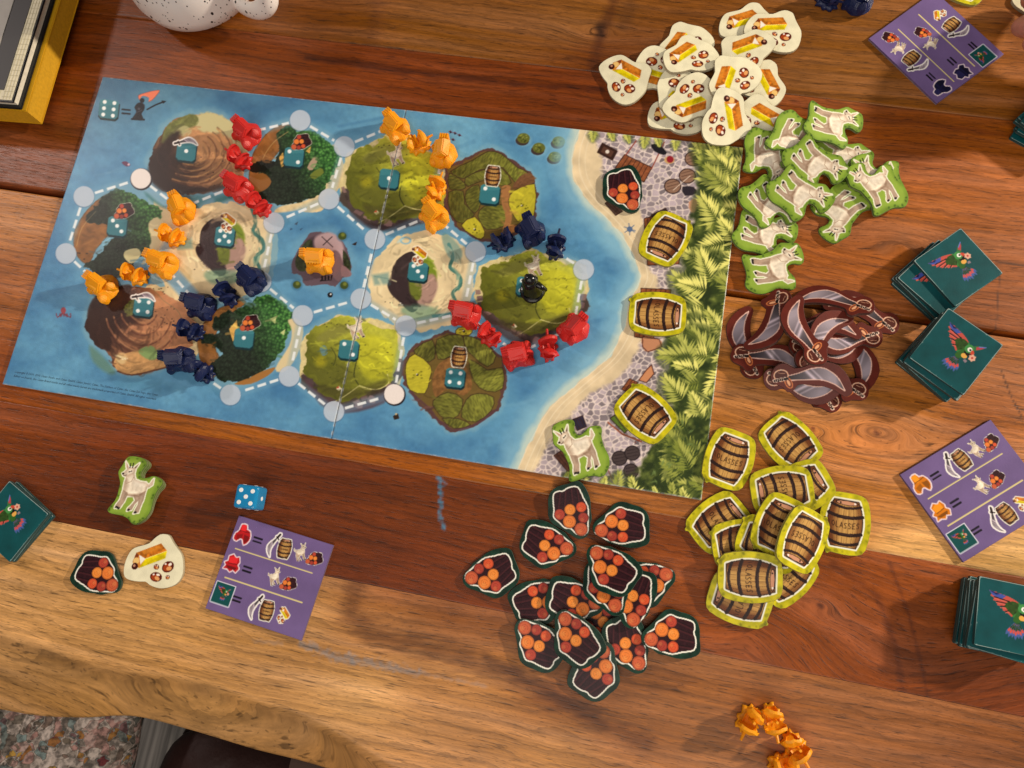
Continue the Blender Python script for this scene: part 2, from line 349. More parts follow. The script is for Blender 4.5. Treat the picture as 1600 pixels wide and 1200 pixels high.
def draw_parrot(cv, hi=True):
    # tile units: side 100
    W = [(8,-27),(0,-31),(-9,-34),(-20,-36),(-32,-38),(-43,-39),(-38,-33),(-40,-30),(-33,-27),(-35,-23),(-27,-21),(-28,-16),(-19,-14),(-18,-9),(-10,-6),(-3,-1),(6,-8)]
    cv.poly(W, (198, 92, 82)); cv.poly([(-14,-34.5),(-43,-39),(-36,-31),(-20,-28)], (74, 92, 168)); cv.poly([(-24,-36),(-42,-38.5),(-30,-33)], (34, 42, 90))
    for a, b in (((-8, -26), (-33, -29)), ((-6, -22), (-29, -22)), ((-5, -17), (-22, -15)), ((-3, -12), (-13, -8))): cv.line([a, b], 2.0, (36, 30, 36)); cv.line([(a[0], a[1] + 2.2), (b[0], b[1] + 2.2)], 1.3, (226, 120, 104))
    cv.poly([(8,-26),(-2,-28),(-12,-24),(-16,-17),(-8,-9),(0,-3),(7,-8)], (52, 78, 36), tex=.3, ts=4); cv.line([(8,-26),(12,-16),(6,-8),(0,-2)], 3.2, (66, 128, 66), sm=3)
    cv.poly([(14,-22),(22,-30),(30,-35),(37,-37),(34,-31),(28,-24),(20,-15)], (66, 116, 72)); cv.poly([(23,-28),(30,-34),(37,-37),(33,-30),(26,-23)], (186, 74, 84)); cv.line([(27,-31),(37,-37)], 1.8, (108, 126, 196))
    for i, a in enumerate(np.linspace(122, 62, 7)):
        t = np.radians(a); c = np.array([7, 2]); d = np.array([np.cos(t), np.sin(t)]); n = np.array([-d[1], d[0]])
        L = 32 + (2, 3, 1, 3, 0, 2, -2)[i]
        cv.poly([c + d * 8 - n * 1, c + d * L * .8 - n * 3, c + d * L, c + d * L * .8 + n * 3, c + d * 8 + n], (88, 104, 168), al=.9); cv.poly([c + d * 7, c + d * L * .72 - n * 2, c + d * L * .78, c + d * L * .72 + n * 2], (214, 92, 76)); cv.poly([c + d * 4 - n, c + d * L * .52 - n * 1.6, c + d * L * .6, c + d * L * .52 + n * 1.6], (42, 72, 32))
    cv.poly([(8,-20),(18,-14),(20,-4),(14,4),(6,8),(0,4),(4,-6)], (58, 104, 48), sm=3); cv.circ((15, -2), 5.6, (232, 176, 96), ry=4.6); cv.poly([(10,-12),(20,-12),(24,-6),(18,-5),(11,-7)], (22, 18, 20))
    cv.circ((15, -18), 8.2, (78, 146, 82)); cv.circ((16.5, -17.5), 4.2, (246, 244, 236)); cv.circ((17.6, -17.2), 2.1, (20, 16, 18)); cv.poly([(21,-20),(27,-16),(27,-10),(21,-11)], (206, 84, 64), sm=2); cv.poly([(22,-12),(26,-10),(22,-7)], (60, 40, 40))
    st = []
    for i in range(12):
        t = np.radians(i * 30 + 10); r = 7.5 if i % 2 == 0 else 5.4; st.append((29 + r * np.cos(t), -7 + r * np.sin(t)))
    cv.poly(st, (228, 178, 156)); cv.circ((29, -7), 2.0, (190, 70, 62)); cv.poly([(20,2),(26,3),(24,8),(18,6)], (150, 130, 140))
def tile_canvas():
    cv = Canvas(-50, -50, 50, 50, 2.6, (24, 84, 88))
    X, Y = np.meshgrid(np.linspace(0, 5, cv.w), np.linspace(0, 5, cv.h)); cv.img *= (0.86 + 0.26 * fbm(X, Y, 61, 4))[..., None]
    cv.push(1, 0, 0, .84); draw_parrot(cv); cv.pop()
    r = RNG(5)
    for k in range(46):   # worn white corners and edges
        e = r.randint(4); t = (r.rand() * 2 - 1) * 50
        if r.rand() < .5: t = np.sign(t) * (50 - abs(r.randn()) * 3)
        p = [(t, -50), (t, 50), (-50, t), (50, t)][e]; cv.circ(p, .8 + 1.2 * r.rand(), (205, 214, 208), al=.8, soft=.5)
    return cv

def draw_castle_icon(cv, col):
    q = [(-8,-16),(2,-17),(4,-10),(11,-8),(15,0),(15,10),(8,18),(3,10),(-3,9),(-8,15),(-15,12),(-14,2),(-9,-4)]
    cv.poly(q, (238, 220, 226), grow=2.2, sm=2); cv.poly(q, col, sm=2)
    d = tuple(int(c * .62) for c in col); l = tuple(min(255, int(c * 1.25 + 12)) for c in col)
    cv.poly([(-8,-16),(2,-17),(3,-4),(-6,-3)], l, al=.8); cv.poly([(3,0),(14,2),(13,10),(8,16),(4,8)], d, al=.8); cv.poly([(-12,4),(0,0),(0,8),(-9,13)], d, al=.55); cv.line([(-9,-4),(12,-6)], 1.5, d)
def draw_ship_icon(cv, col):
    q = [(-4,-17),(3,-12),(9,-15),(13,-6),(11,0),(16,6),(12,14),(5,11),(0,16),(-7,12),(-15,13),(-12,6),(-16,1),(-10,-3),(-11,-12)]
    cv.poly(q, (238, 220, 226), grow=2.2); cv.poly(q, col)
    d = tuple(int(c * .58) for c in col); l = tuple(min(255, int(c * 1.25 + 12)) for c in col)
    cv.poly([(-10,-10),(-1,-14),(8,-12),(8,0),(-8,0)], l, al=.7); cv.poly([(-12,6),(12,5),(8,11),(-6,11)], d, al=.85); cv.line([(-8,1),(9,-1)], 1.5, d)
def card_canvas(pcol):
    cv = Canvas(0, 0, 163, 148, 2.4, (120, 100, 146))
    X, Y = np.meshgrid(np.linspace(0, 6, cv.w), np.linspace(0, 6, cv.h)); cv.img *= (0.93 + 0.14 * fbm(X, Y, 71, 4))[..., None]
    U = lambda a, b: (a * 163, b * 148)
    for b in (.335, .645): cv.line([U(.08, b), U(.89, b)], 1.7, (236, 222, 150))
    for b in (.185, .5, .815):
        for o in (-3, 3): cv.line([(.225 * 163, b * 148 + o), (.305 * 163, b * 148 + o)], 3.0, (26, 20, 34))
    cv.push(*U(.105, .17), rot=0, sc=.84); draw_castle_icon(cv, pcol); cv.push(*U(.105, .49), rot=0, sc=.8); draw_ship_icon(cv, pcol); cv.pop()
    a, b = U(.118, .81); s = 15.5
    cv.poly([(a - s, b - s), (a + s, b - s), (a + s, b + s), (a - s, b + s)], (226, 224, 236), grow=1.4); cv.poly([(a - s, b - s), (a + s, b - s), (a + s, b + s), (a - s, b + s)], (22, 84, 84))
    cv.push(a, b, rot=0, sc=.28); draw_parrot(cv); cv.pop()
    def ic(f, u, v, sc, rot=0, mir=False): cv.push(*U(u, v), rot=rot, sc=sc, mirror=mir); f(cv, False); cv.pop()
    ic(draw_sword, .43, .175, .36, 95 - 166, True); ic(draw_barrel, .55, .185, .40, -6); ic(draw_goat, .705, .175, .36, -10, True); ic(draw_log, .865, .19, .34, -26)
    ic(draw_goat, .54, .49, .36, -10, True); ic(draw_log, .70, .51, .34, -26)
    ic(draw_sword, .465, .825, .36, 95 - 166, True); ic(draw_barrel, .585, .83, .40, -6); ic(draw_gold, .76, .82, .34, 60, False)
    return cv
# ---------------------------------------------------------------- the printed game board (photo pixel units)
NODES = [(131,307,0),(220,279,1),(103,396,0),(469,188,0),(538,229,0),(514,311,0),(428,348,0),(586,374,0),(743,393,0),(912,421,0),(564,467,0),(473,493,0),(452,588,0),(360,617,0),(522,643,0),(616,616,1),(634,509,0),(408,440,0)]
EDGES = [((131,307),(220,279)),((131,307),(103,396)),((103,396),(157,447)),((220,279),(281,326)),((384,208),(469,188)),((469,188),(538,229)),((538,229),(615,197)),((538,229),(514,311)),((514,311),(428,348)),((514,311),(586,374)),((428,348),(408,440)),((408,440),(473,493)),((473,493),(564,467)),((564,467),(586,374)),((586,374),(676,336)),((676,336),(743,393)),((743,393),(724,489)),((564,467),(634,509)),((634,509),(724,489)),((634,509),(616,616)),((473,493),(452,588)),((452,588),(360,617)),((452,588),(522,643)),((522,643),(616,616)),((360,617),(285,565)),((252,410),(311,477)),((281,326),(368,291)),((912,421),(896,511)),((912,421),(840,375)),((808,553),(896,511)),((368,291),(428,348)),((615,197),(690,240)),((690,240),(676,336)),((724,489),(808,553))]

def board_canvas():
    cv = Canvas(-14, 104, 1184, 806, 1.25)
    X, Y = np.meshgrid(cv.x0 + np.arange(cv.w) / cv.s, cv.y0 + np.arange(cv.h) / cv.s)
    # sea: brushed blues
    n1 = fbm(X / 90, Y / 60, 1, 4); n2 = fbm(X / 26 + Y / 60, Y / 14 - X / 60, 2, 4); n3 = fbm(X / 5, Y / 5, 3, 2)
    t = np.clip(.5 + 1.3 * (n1 - .5) + .5 * (n2 - .5), 0, 1)[..., None]
    sea = hexc(76, 126, 168) * (1 - t) + hexc(124, 178, 208) * t
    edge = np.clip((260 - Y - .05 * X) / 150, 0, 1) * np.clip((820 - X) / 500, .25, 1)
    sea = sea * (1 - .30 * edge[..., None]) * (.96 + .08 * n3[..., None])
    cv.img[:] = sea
    def halo(pts, col, g, soft, al): cv.poly(smooth(pts, 4), col, al=al, soft=soft, grow=g)
    def speck(cx, cy, rx, ry, n, col, seed, s0=.8, s1=1.6, al=.85):
        r = RNG(seed)
        for k in range(n):
            a = r.rand() * 6.28; q = np.sqrt(r.rand()); cv.circ((cx + rx * q * np.cos(a), cy + ry * q * np.sin(a)), s0 + r.rand() * (s1 - s0), col, al=al, ry=s0, n=8)
    # darker currents and pale streaks
    r = RNG(77)
    for k in range(46):
        x = r.uniform(20, 960); y = r.uniform(130, 730); L = r.uniform(20, 80); a = r.uniform(-.35, .35)
        cv.line(smooth([(x, y), (x + L * .5, y + L * .5 * a + r.uniform(-4, 4)), (x + L, y + L * a)], 4, False), r.uniform(2, 7), (58, 104, 150) if r.rand() < .5 else (150, 196, 216), al=r.uniform(.1, .28), soft=3)
    I = dict(
     m1=[(240,232),(258,196),(290,180),(330,176),(362,190),(380,216),(388,248),(376,282),(340,300),(300,304),(262,302),(240,286),(232,258)],
     f2=[(396,236),(414,206),(446,190),(484,196),(520,222),(533,250),(526,288),(504,310),(470,322),(430,328),(398,300),(386,266)],
     g3=[(546,242),(574,228),(612,210),(640,220),(690,250),(700,282),(698,330),(664,344),(598,356),(548,330),(532,290)],
     d4=[(698,262),(732,248),(752,236),(768,232),(786,240),(806,258),(830,272),(838,304),(834,340),(814,360),(790,372),(752,376),(716,356),(698,322)],
     f5=[(118,360),(134,330),(160,304),(190,290),(226,302),(254,326),(250,356),(240,386),(226,408),(196,424),(168,436),(134,414),(114,388)],
     m6=[(276,352),(300,330),(340,320),(384,326),(412,346),(420,384),(412,420),(384,436),(344,444),(300,430),(272,396)],
     m8=[(590,404),(620,376),(664,366),(712,376),(740,404),(736,452),(716,496),(668,514),(620,506),(586,470),(578,432)],
     g9=[(750,418),(790,404),(826,390),(880,404),(912,418),(918,456),(908,498),(876,520),(826,534),(796,514),(748,484),(742,450)],
     m10=[(136,494),(152,462),(190,446),(240,452),(286,474),(306,506),(300,540),(264,560),(246,578),(206,586),(182,578),(170,556),(146,536),(134,514)],
     f11=[(312,500),(330,476),(366,466),(420,458),(456,484),(458,520),(446,552),(420,578),(380,600),(340,598),(312,570),(304,534)],
     g12=[(472,538),(492,512),(530,494),(576,500),(622,514),(630,552),(620,600),(580,622),(536,638),(494,616),(468,584)],
     d13=[(630,566),(652,538),(700,518),(752,530),(784,560),(790,600),(776,640),(744,664),(708,674),(676,652),(650,624),(632,598)])
    for k, p in I.items():
        halo(p, (112, 166, 196), 16, 22, .5); cv.poly(smooth(p, 4), (178, 202, 200), al=.32, soft=8, grow=4, rough=6, rs=14)
    sand = (224, 202, 160)
    # sandy land between neighbouring islands
    for p in ([(236,300),(262,306),(300,318),(380,310),(430,336),(424,440),(380,470),(320,480),(300,520),(250,452),(236,430),(228,400)],):
        cv.poly(p, (150, 182, 190), sm=4, rough=6, rs=20, al=.8); cv.poly(p, sand, sm=4, grow=-8, rough=6, rs=18, tex=.1, ts=14)
    for p in ([(230,446),(300,468),(322,520),(300,560),(268,560),(220,500)], [(512,256),(534,250),(536,290),(516,306),(500,330),(470,330),(500,306)]):
        cv.poly(p, sand, sm=4, rough=4, rs=14, tex=.12, ts=12)
    cv.poly([(226,300),(250,322),(300,330),(372,306),(384,296),(340,304),(262,306)], (70, 126, 128), sm=3, soft=5, al=.9)
    cv.line(smooth([(252,410),(278,440),(311,477)], 4, False), 26, (136, 172, 196), soft=5, al=.9); cv.line(smooth([(220,279),(250,306),(281,326)], 3, False), 20, (146, 180, 202), soft=5, al=.85); cv.line([(256,390),(286,350),(330,316)], 12, (142, 176, 200), soft=6, al=.7, sm=3)

    # ---- brown terraced mountains
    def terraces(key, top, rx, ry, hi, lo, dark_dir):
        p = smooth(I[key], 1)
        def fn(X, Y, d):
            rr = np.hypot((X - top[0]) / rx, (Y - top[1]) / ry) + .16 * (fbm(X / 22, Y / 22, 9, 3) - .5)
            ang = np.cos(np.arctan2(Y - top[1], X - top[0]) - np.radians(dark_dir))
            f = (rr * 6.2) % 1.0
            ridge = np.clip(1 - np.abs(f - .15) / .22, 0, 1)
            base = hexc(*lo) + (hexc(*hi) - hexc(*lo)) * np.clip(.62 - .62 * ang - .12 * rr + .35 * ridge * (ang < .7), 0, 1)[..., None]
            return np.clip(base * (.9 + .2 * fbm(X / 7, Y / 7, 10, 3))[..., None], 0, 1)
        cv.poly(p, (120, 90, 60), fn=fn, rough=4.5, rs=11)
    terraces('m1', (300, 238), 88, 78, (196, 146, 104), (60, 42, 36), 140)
    cv.poly([(300,184),(330,176),(364,192),(384,226),(388,252),(372,230),(352,212),(320,206),(306,200)], (206, 196, 150), sm=4, rough=3, soft=4); cv.poly([(262,196),(296,178),(310,186),(300,202),(270,214),(254,224)], (120, 122, 72), sm=4, soft=2, rough=2, tex=.2)
    cv.poly([(274,206),(288,196),(300,204),(290,214)], (206, 196, 150), al=.7, sm=3, soft=2)
    cv.poly([(234,256),(262,214),(282,206),(268,240),(262,276),(280,300),(250,298),(234,280)], (54, 39, 35), al=.9, sm=4, soft=6)
    cv.poly([(262,296),(300,302),(350,296),(372,282),(340,290),(300,292),(268,284)], (52, 38, 36), al=.7, sm=3, soft=4)
    for k, (rx, ry) in enumerate(((24, 20), (35, 29), (47, 38), (58, 48))):
        th = np.linspace(np.radians(-50), np.radians(120), 14); cv.line([(300 + rx * np.cos(a) + 2 * np.sin(5 * a), 238 + ry * np.sin(a)) for a in th], 2.2, (196, 148, 100), al=.75, soft=1.2); cv.line([(300 + (rx + 3.5) * np.cos(a), 238 + (ry + 3) * np.sin(a)) for a in th], 2.0, (104, 66, 46), al=.6, soft=1.5)
    speck(330, 262, 30, 30, 10, (40, 30, 28), 5)
    terraces('m10', (222, 490), 80, 84, (200, 142, 104), (60, 38, 34), 190)
    cv.poly([(136,494),(150,462),(190,446),(206,450),(188,490),(176,530),(170,548),(146,532)], (62, 40, 34), al=.95, sm=4, soft=3)
    for k, (rx, ry) in enumerate(((22, 24), (34, 40), (46, 56), (58, 70))):
        th = np.linspace(np.radians(20), np.radians(165), 14); cv.line([(224 + rx * np.cos(a) + 2 * np.sin(4 * a), 480 + ry * np.sin(a)) for a in th], 2.4, (206, 152, 112), al=.7, soft=1.2); cv.line([(224 + rx * np.cos(a), 484 + ry * np.sin(a)) for a in th], 2.2, (92, 52, 42), al=.65, soft=1.5)
    cv.poly([(194,478),(214,466),(214,488),(200,492)], (96, 96, 54), sm=3, tex=.4, ts=2, rough=2, rs=3)
    cv.poly([(180,560),(214,548),(232,556),(256,560),(270,572),(240,578),(206,586),(184,580)], (206, 160, 110), sm=4, soft=1.5, tex=.12); cv.poly([(216,548),(236,540),(248,552),(242,562),(228,560)], (140, 164, 108), sm=3, soft=2); cv.line([(184,580),(206,586),(240,579),(268,572)], 2.6, (92, 56, 42), al=.8, sm=3)
    cv.circ((190, 560), 9, (222, 190, 140), soft=3); speck(194, 560, 7, 5, 6, (250, 240, 220), 9, .7, 1.2)
    cv.poly([(140,540),(160,556),(180,580),(170,584),(146,566)], (110, 140, 116), al=.7, sm=3, soft=6)
    speck(256, 500, 22, 30, 14, (50, 40, 36), 11); cv.line([(240,452),(256,470),(276,484),(284,500),(280,520)], 1.1, (150, 130, 96), al=.8, sm=3); speck(250, 452, 14, 10, 6, (50, 40, 36), 12)

    # ---- forests
    def forest(p, cen, seed, brown=None):
        if brown is not None: cv.poly(brown, (150, 104, 62), sm=4, rough=2, tex=.22, ts=10); cv.line(smooth(brown, 4), 1.4, (84, 56, 36), al=.5, closed=True)
        for q in p:
            q = smooth(q, 5)
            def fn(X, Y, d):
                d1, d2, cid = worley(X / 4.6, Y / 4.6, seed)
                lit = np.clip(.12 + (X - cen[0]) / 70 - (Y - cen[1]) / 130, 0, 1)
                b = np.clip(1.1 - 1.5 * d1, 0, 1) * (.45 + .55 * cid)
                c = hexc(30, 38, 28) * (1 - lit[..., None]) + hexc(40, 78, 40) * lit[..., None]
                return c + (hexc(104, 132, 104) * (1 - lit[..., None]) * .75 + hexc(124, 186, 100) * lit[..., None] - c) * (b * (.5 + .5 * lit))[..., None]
            cv.poly(q, (30, 50, 30), fn=fn, rough=4.5, rs=7, seed=seed)
    cv.poly([(520,226),(534,250),(528,290),(506,312),(466,328),(430,332),(440,322),(480,312),(508,284)], (226, 206, 164), sm=4, soft=2, tex=.1)
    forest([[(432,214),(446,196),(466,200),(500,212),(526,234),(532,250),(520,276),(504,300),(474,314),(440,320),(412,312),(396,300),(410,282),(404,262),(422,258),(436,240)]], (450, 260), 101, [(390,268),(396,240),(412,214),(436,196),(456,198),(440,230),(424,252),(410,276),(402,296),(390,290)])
    cv.line([(404,290),(410,250),(428,222),(450,206)], 1.4, (206, 172, 120), al=.6, sm=3); cv.poly([(390,282),(410,270),(424,284),(412,298),(398,298)], (150, 104, 58), sm=3); cv.poly([(388,262),(410,250),(430,254),(424,262),(400,270)], (28, 32, 26), sm=3, rough=2, rs=4)
    cv.poly([(480,262),(490,246),(496,252),(488,266)], (182, 158, 136), sm=2); cv.poly([(484,274),(500,262),(506,270),(492,280)], (120, 130, 60), sm=2, soft=1); cv.poly([(436,246),(442,238),(446,256),(440,262)], (222, 176, 100)); cv.poly([(478,236),(486,228),(484,240)], (222, 176, 100))
    forest([[(160,308),(180,294),(206,302),(232,318),(254,330),(246,356),(236,380),(230,396),(208,404),(212,420),(196,432),(168,436),(146,424),(130,416),(152,400),(166,380),(184,366),(196,356),(170,352),(140,350),(134,340),(150,322)]], (190, 364), 102, [(114,372),(124,346),(142,322),(166,304),(180,306),(160,330),(178,352),(170,366),(150,390),(138,412),(122,402)])
    cv.line([(120,384),(128,356),(150,330)], 1.2, (206, 170, 116), al=.6, sm=3); speck(130, 396, 10, 10, 4, (40, 30, 26), 14, 1, 2)
    cv.poly([(160,308),(178,298),(170,330),(150,342),(134,344),(148,322)], (24, 34, 28), al=.3, sm=3, soft=5)
    cv.poly([(196,392),(214,388),(220,398),(206,412),(194,402)], (214, 204, 158), sm=3, soft=1); cv.poly([(232,350),(246,340),(256,352),(250,380),(236,404),(222,412),(232,392),(236,372)], (222, 206, 164), sm=3, soft=2, rough=2)
    forest([[(330,510),(344,492),(380,480),(410,462),(440,470),(458,494),(452,520),(440,548),(420,570),(396,588),(360,598),(340,590),(330,570),(346,554),(336,540),(316,536),(318,524),(342,520)]], (384, 530), 103, [(308,530),(318,506),(336,486),(370,470),(384,474),(352,496),(338,520),(336,544),(346,566),(334,590),(316,572)])
    cv.poly([(430,576),(452,540),(456,516),(450,500),(468,500),(474,520),(464,556),(446,580)], (226, 208, 168), sm=3, soft=2); cv.poly([(366,600),(390,590),(410,580),(430,574),(420,586),(392,600)], (170, 122, 70), sm=3, soft=1); cv.poly([(358,514),(370,500),(372,520),(364,534)], (226, 180, 104)); cv.poly([(422,498),(432,494),(430,506)], (206, 214, 150)); cv.poly([(438,520),(446,514),(444,524)], (206, 214, 150))
    for (x, y) in ((388, 478), (420, 470)): cv.poly([(x - 8, y), (x, y - 6), (x + 10, y - 2), (x, y + 4)], (48, 74, 44), sm=2, al=.6)

    # ---- green pasture islands
    def pasture(key, hut, seed):
        c = np.mean(I[key], 0); p = np.asarray(I[key], float)
        cv.poly(p, (222, 206, 156), rough=5, rs=16, tex=.1, grow=2)
        cv.poly([c + (q - c) * np.array([.97, .97]) + (0, 5) for q in np.asarray(I[key])[5:11]] , (84, 72, 66), sm=2, soft=2, rough=3, rs=8)
        rc = RNG(seed + 9)
        for q0, q1 in zip(np.asarray(I[key], float)[5:11], np.asarray(I[key], float)[6:12]):   # facetted cliff along the shaded shore
            for f in (.1, .4, .7):
                b = q0 + (q1 - q0) * f; e = q0 + (q1 - q0) * (f + .22); u = (c - b) / np.hypot(*(c - b)) * rc.uniform(5, 10); cv.poly([b, e, e + u * .9, b + u], [(126, 100, 100), (92, 74, 76), (150, 122, 116), (70, 58, 56)][rc.randint(4)], al=.9, rough=1, rs=4)
        q = [c + (v - c) * .93 + (0, -3) for v in np.asarray(I[key], float)]
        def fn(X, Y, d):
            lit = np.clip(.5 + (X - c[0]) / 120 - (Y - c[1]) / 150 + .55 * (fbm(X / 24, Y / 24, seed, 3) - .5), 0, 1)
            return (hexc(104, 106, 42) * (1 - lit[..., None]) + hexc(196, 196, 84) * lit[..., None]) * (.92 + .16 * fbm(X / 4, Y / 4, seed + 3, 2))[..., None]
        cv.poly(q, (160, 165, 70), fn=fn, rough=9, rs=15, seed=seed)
        cx, cy = c
        cv.poly([(cx - 52, cy - 34), (cx - 20, cy - 52), (cx + 16, cy - 50), (cx - 10, cy - 38), (cx - 40, cy - 26)], (140, 138, 74), al=.75, sm=4, soft=5)
        cv.poly([(cx + 18, cy - 36), (cx + 58, cy - 30), (cx + 66, cy + 4), (cx + 52, cy + 30), (cx + 26, cy + 30), (cx + 10, cy)], (206, 202, 66), al=.6, sm=4, soft=7, tex=.14, ts=9)
        cv.poly([(cx - 66, cy + 10), (cx - 30, cy + 16), (cx - 10, cy + 8), (cx + 14, cy + 34), (cx - 20, cy + 44), (cx - 50, cy + 34)], (108, 108, 50), al=.6, sm=4, soft=8)
        cv.poly([(cx - 50, cy + 40), (cx + 4, cy + 48), (cx + 56, cy + 32), (cx + 44, cy + 50), (cx, cy + 62), (cx - 36, cy + 56)], (84, 80, 44), al=.7, sm=4, soft=6)
        cv.line([(cx + 10, cy + 4), (cx + 6, cy + 26), (cx + 14, cy + 42)], 1.5, (40, 44, 26), al=.8, sm=3); cv.line([(cx + 14, cy + 42), (cx - 8, cy + 58), (cx - 26, cy + 68)], 1.5, (180, 174, 120), al=.9, sm=3); cv.line([(cx + 14, cy + 42), (cx + 40, cy + 48), (cx + 60, cy + 38), (cx + 58, cy + 24)], 1.4, (230, 222, 160), al=.9, sm=3)
        cv.circ((cx - 46, cy + 4), 9, (206, 192, 60), al=.5, soft=8); cv.line([(cx - 30, cy - 18), (cx - 22, cy - 4), (cx - 26, cy + 10)], 1.1, (46, 50, 28), al=.8, sm=3)
        speck(cx + 34, cy - 6, 34, 40, 20, (54, 50, 24), seed + 1, .7, 1.4); speck(cx - 28, cy + 2, 30, 34, 12, (54, 56, 30), seed + 2, .7, 1.4); speck(cx - 18, cy - 54, 36, 6, 7, (44, 38, 26), seed + 4)
        cv.poly([(cx + hut[0] - 4, cy + hut[1]), (cx + hut[0], cy + hut[1] - 4), (cx + hut[0] + 5, cy + hut[1] + 1), (cx + hut[0], cy + hut[1] + 4)], (236, 226, 200)); cv.poly([(cx + hut[0] - 4, cy + hut[1]), (cx + hut[0], cy + hut[1] - 4), (cx + hut[0] + 1, cy + hut[1])], (180, 70, 44))
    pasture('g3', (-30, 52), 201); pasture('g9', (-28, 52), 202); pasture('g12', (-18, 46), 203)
    cv.poly([(548,330),(584,350),(640,346),(684,330),(694,338),(650,352),(596,362),(556,346)], (70, 54, 58), al=.8, sm=3, soft=5); cv.poly([(750,480),(786,510),(830,524),(880,510),(900,500),(880,526),(826,540),(780,522)], (78, 62, 62), al=.75, sm=3, soft=5); cv.poly([(472,584),(504,618),(540,634),(586,622),(618,598),(600,630),(540,646),(500,632)], (92, 68, 76), al=.8, sm=3, soft=4)
    for (x, y) in ((606, 348), (560, 632), (580, 624), (660, 342), (838, 532)): cv.poly([(x - 6, y + 4), (x - 2, y - 6), (x + 6, y - 3), (x + 6, y + 6)], (158, 124, 122), al=.8, sm=2)
    cv.poly([(500,544),(508,540),(512,552),(504,556)], (110, 140, 140), sm=3)

    # ---- field islands
    def fields(key, cells, seed, yel):
        c = np.mean(I[key], 0)
        cv.poly(I[key], (100, 72, 68), rough=4, rs=8, grow=2); cv.poly([np.asarray(v) * 1.0 for v in I[key]], (116, 96, 54), grow=-2.5, rough=4, rs=8)
        for k, q in enumerate(cells):
            q = [np.array(v, float) for v in q]; m = np.mean(q, 0); q = [m + (v - m) * .97 for v in q]; y = k in yel
            def fn(X, Y, d, k=k, y=y):
                a = .5 + k * .9; st = vnoise((X * np.cos(a) + Y * np.sin(a)) / 1.6, (Y * np.cos(a) - X * np.sin(a)) / 5, seed + k)
                lit = np.clip(.5 + (X - c[0]) / 160 + .5 * (fbm(X / 14, Y / 14, seed + k, 2) - .5), 0, 1)
                g = hexc(196, 186, 70) if y else hexc(96, 94, 46) * (1 - lit[..., None]) + hexc(138, 140, 66) * lit[..., None]
                return g * ((.94 + .1 * st) if y else (.74 + .46 * st))[..., None]
            cv.poly(q, (110, 110, 60), fn=fn, sm=2); cv.line(smooth(q, 2), 1.3, (62, 46, 34), al=.75, closed=True)
            if y: speck(m[0], m[1], 10, 9, 9, (110, 108, 36), seed + 30 + k, 1, 1.8); cv.circ(m, 1.8, (40, 30, 26)); cv.circ(m - (1, 1), 1, (240, 236, 220))
    fields('d4', [[(702,268),(738,250),(762,236),(784,240),(810,262),(826,270),(806,286),(786,262),(748,266),(722,280)],[(702,270),(722,282),(728,290),(724,296),(702,296)],[(726,278),(752,266),(784,262),(800,286),(782,290),(760,280),(730,292)],[(700,300),(724,298),(726,318),(742,336),(722,350),(704,336)],[(728,298),(748,288),(752,316),(742,334),(728,318)],[(746,338),(756,322),(790,320),(798,338),(792,352),(760,360)],[(720,352),(742,338),(758,362),(752,374),(738,368)],[(802,298),(836,286),(836,330),(830,346),(814,352),(798,330),(794,312)]], 301, (6, 7))
    cv.poly([(800,296),(812,276),(828,270),(836,284)], (124, 88, 62), sm=2, tex=.2, ts=3); cv.poly([(784,292),(798,292),(794,316),(800,336),(796,354),(784,364),(790,340),(784,318)], (170, 122, 80), sm=3, soft=1); cv.poly([(796,352),(812,354),(804,362),(790,366)], (216, 150, 92), sm=3, soft=2)
    fields('d13', [[(646,548),(676,530),(680,560),(660,566)],[(634,568),(648,552),(674,572),(672,592),(664,616),(640,610),(634,590)],[(682,530),(720,522),(726,542),(706,556),(684,562)],[(724,524),(752,532),(776,556),(762,574),(738,556),(728,544)],[(732,560),(762,578),(786,574),(786,608),(760,612),(740,596)],[(676,626),(700,612),(724,624),(716,650),(696,656),(680,640)],[(728,624),(746,614),(772,620),(768,642),(744,660),(720,652)],[(690,654),(716,654),(736,664),(710,670)],[(712,522),(734,524),(738,512),(716,512)]], 321, (1, 8))
    cv.poly([(690,565),(720,560),(738,600),(724,618),(700,608),(680,620),(676,590)], (140, 100, 62), sm=3, tex=.25, ts=4, al=.9); cv.line([(640,612),(672,640),(684,656),(708,672),(742,664),(776,640)], 4, (96, 66, 72), al=.8, sm=3)

    # ---- gold rivers: sand with dark hills
    def goldisle(key, hill, seed):
        p = np.asarray(I[key], float); c = np.mean(I[key], 0)
        cv.poly(p, (232, 212, 172), rough=6, rs=14, tex=.1, ts=16, grow=5)
        cv.poly([hill + np.array(v) for v in ((-34,6),(-30,-16),(-12,-32),(4,-34),(16,-22),(24,-8),(22,10),(6,18),(-16,20),(-30,18))], (66, 54, 54), sm=4, tex=.15); cv.poly([hill + np.array(v) for v in ((-40,14),(-24,4),(-6,10),(4,30),(8,52),(-4,60),(-22,44),(-36,30))], (64, 50, 52), sm=4, soft=1.5)
        cv.poly([hill + np.array(v) for v in ((6,-34),(24,-26),(36,-6),(34,16),(20,26),(8,14),(14,-8))], (128, 146, 54), sm=4, soft=4); cv.poly([hill + np.array(v) for v in ((12,10),(30,0),(38,20),(26,48),(10,56),(6,34))], (178, 146, 134), sm=4, soft=4); cv.poly([hill + np.array(v) for v in ((-6,4),(12,14),(10,40),(-4,34))], (116, 124, 56), sm=4, soft=3)
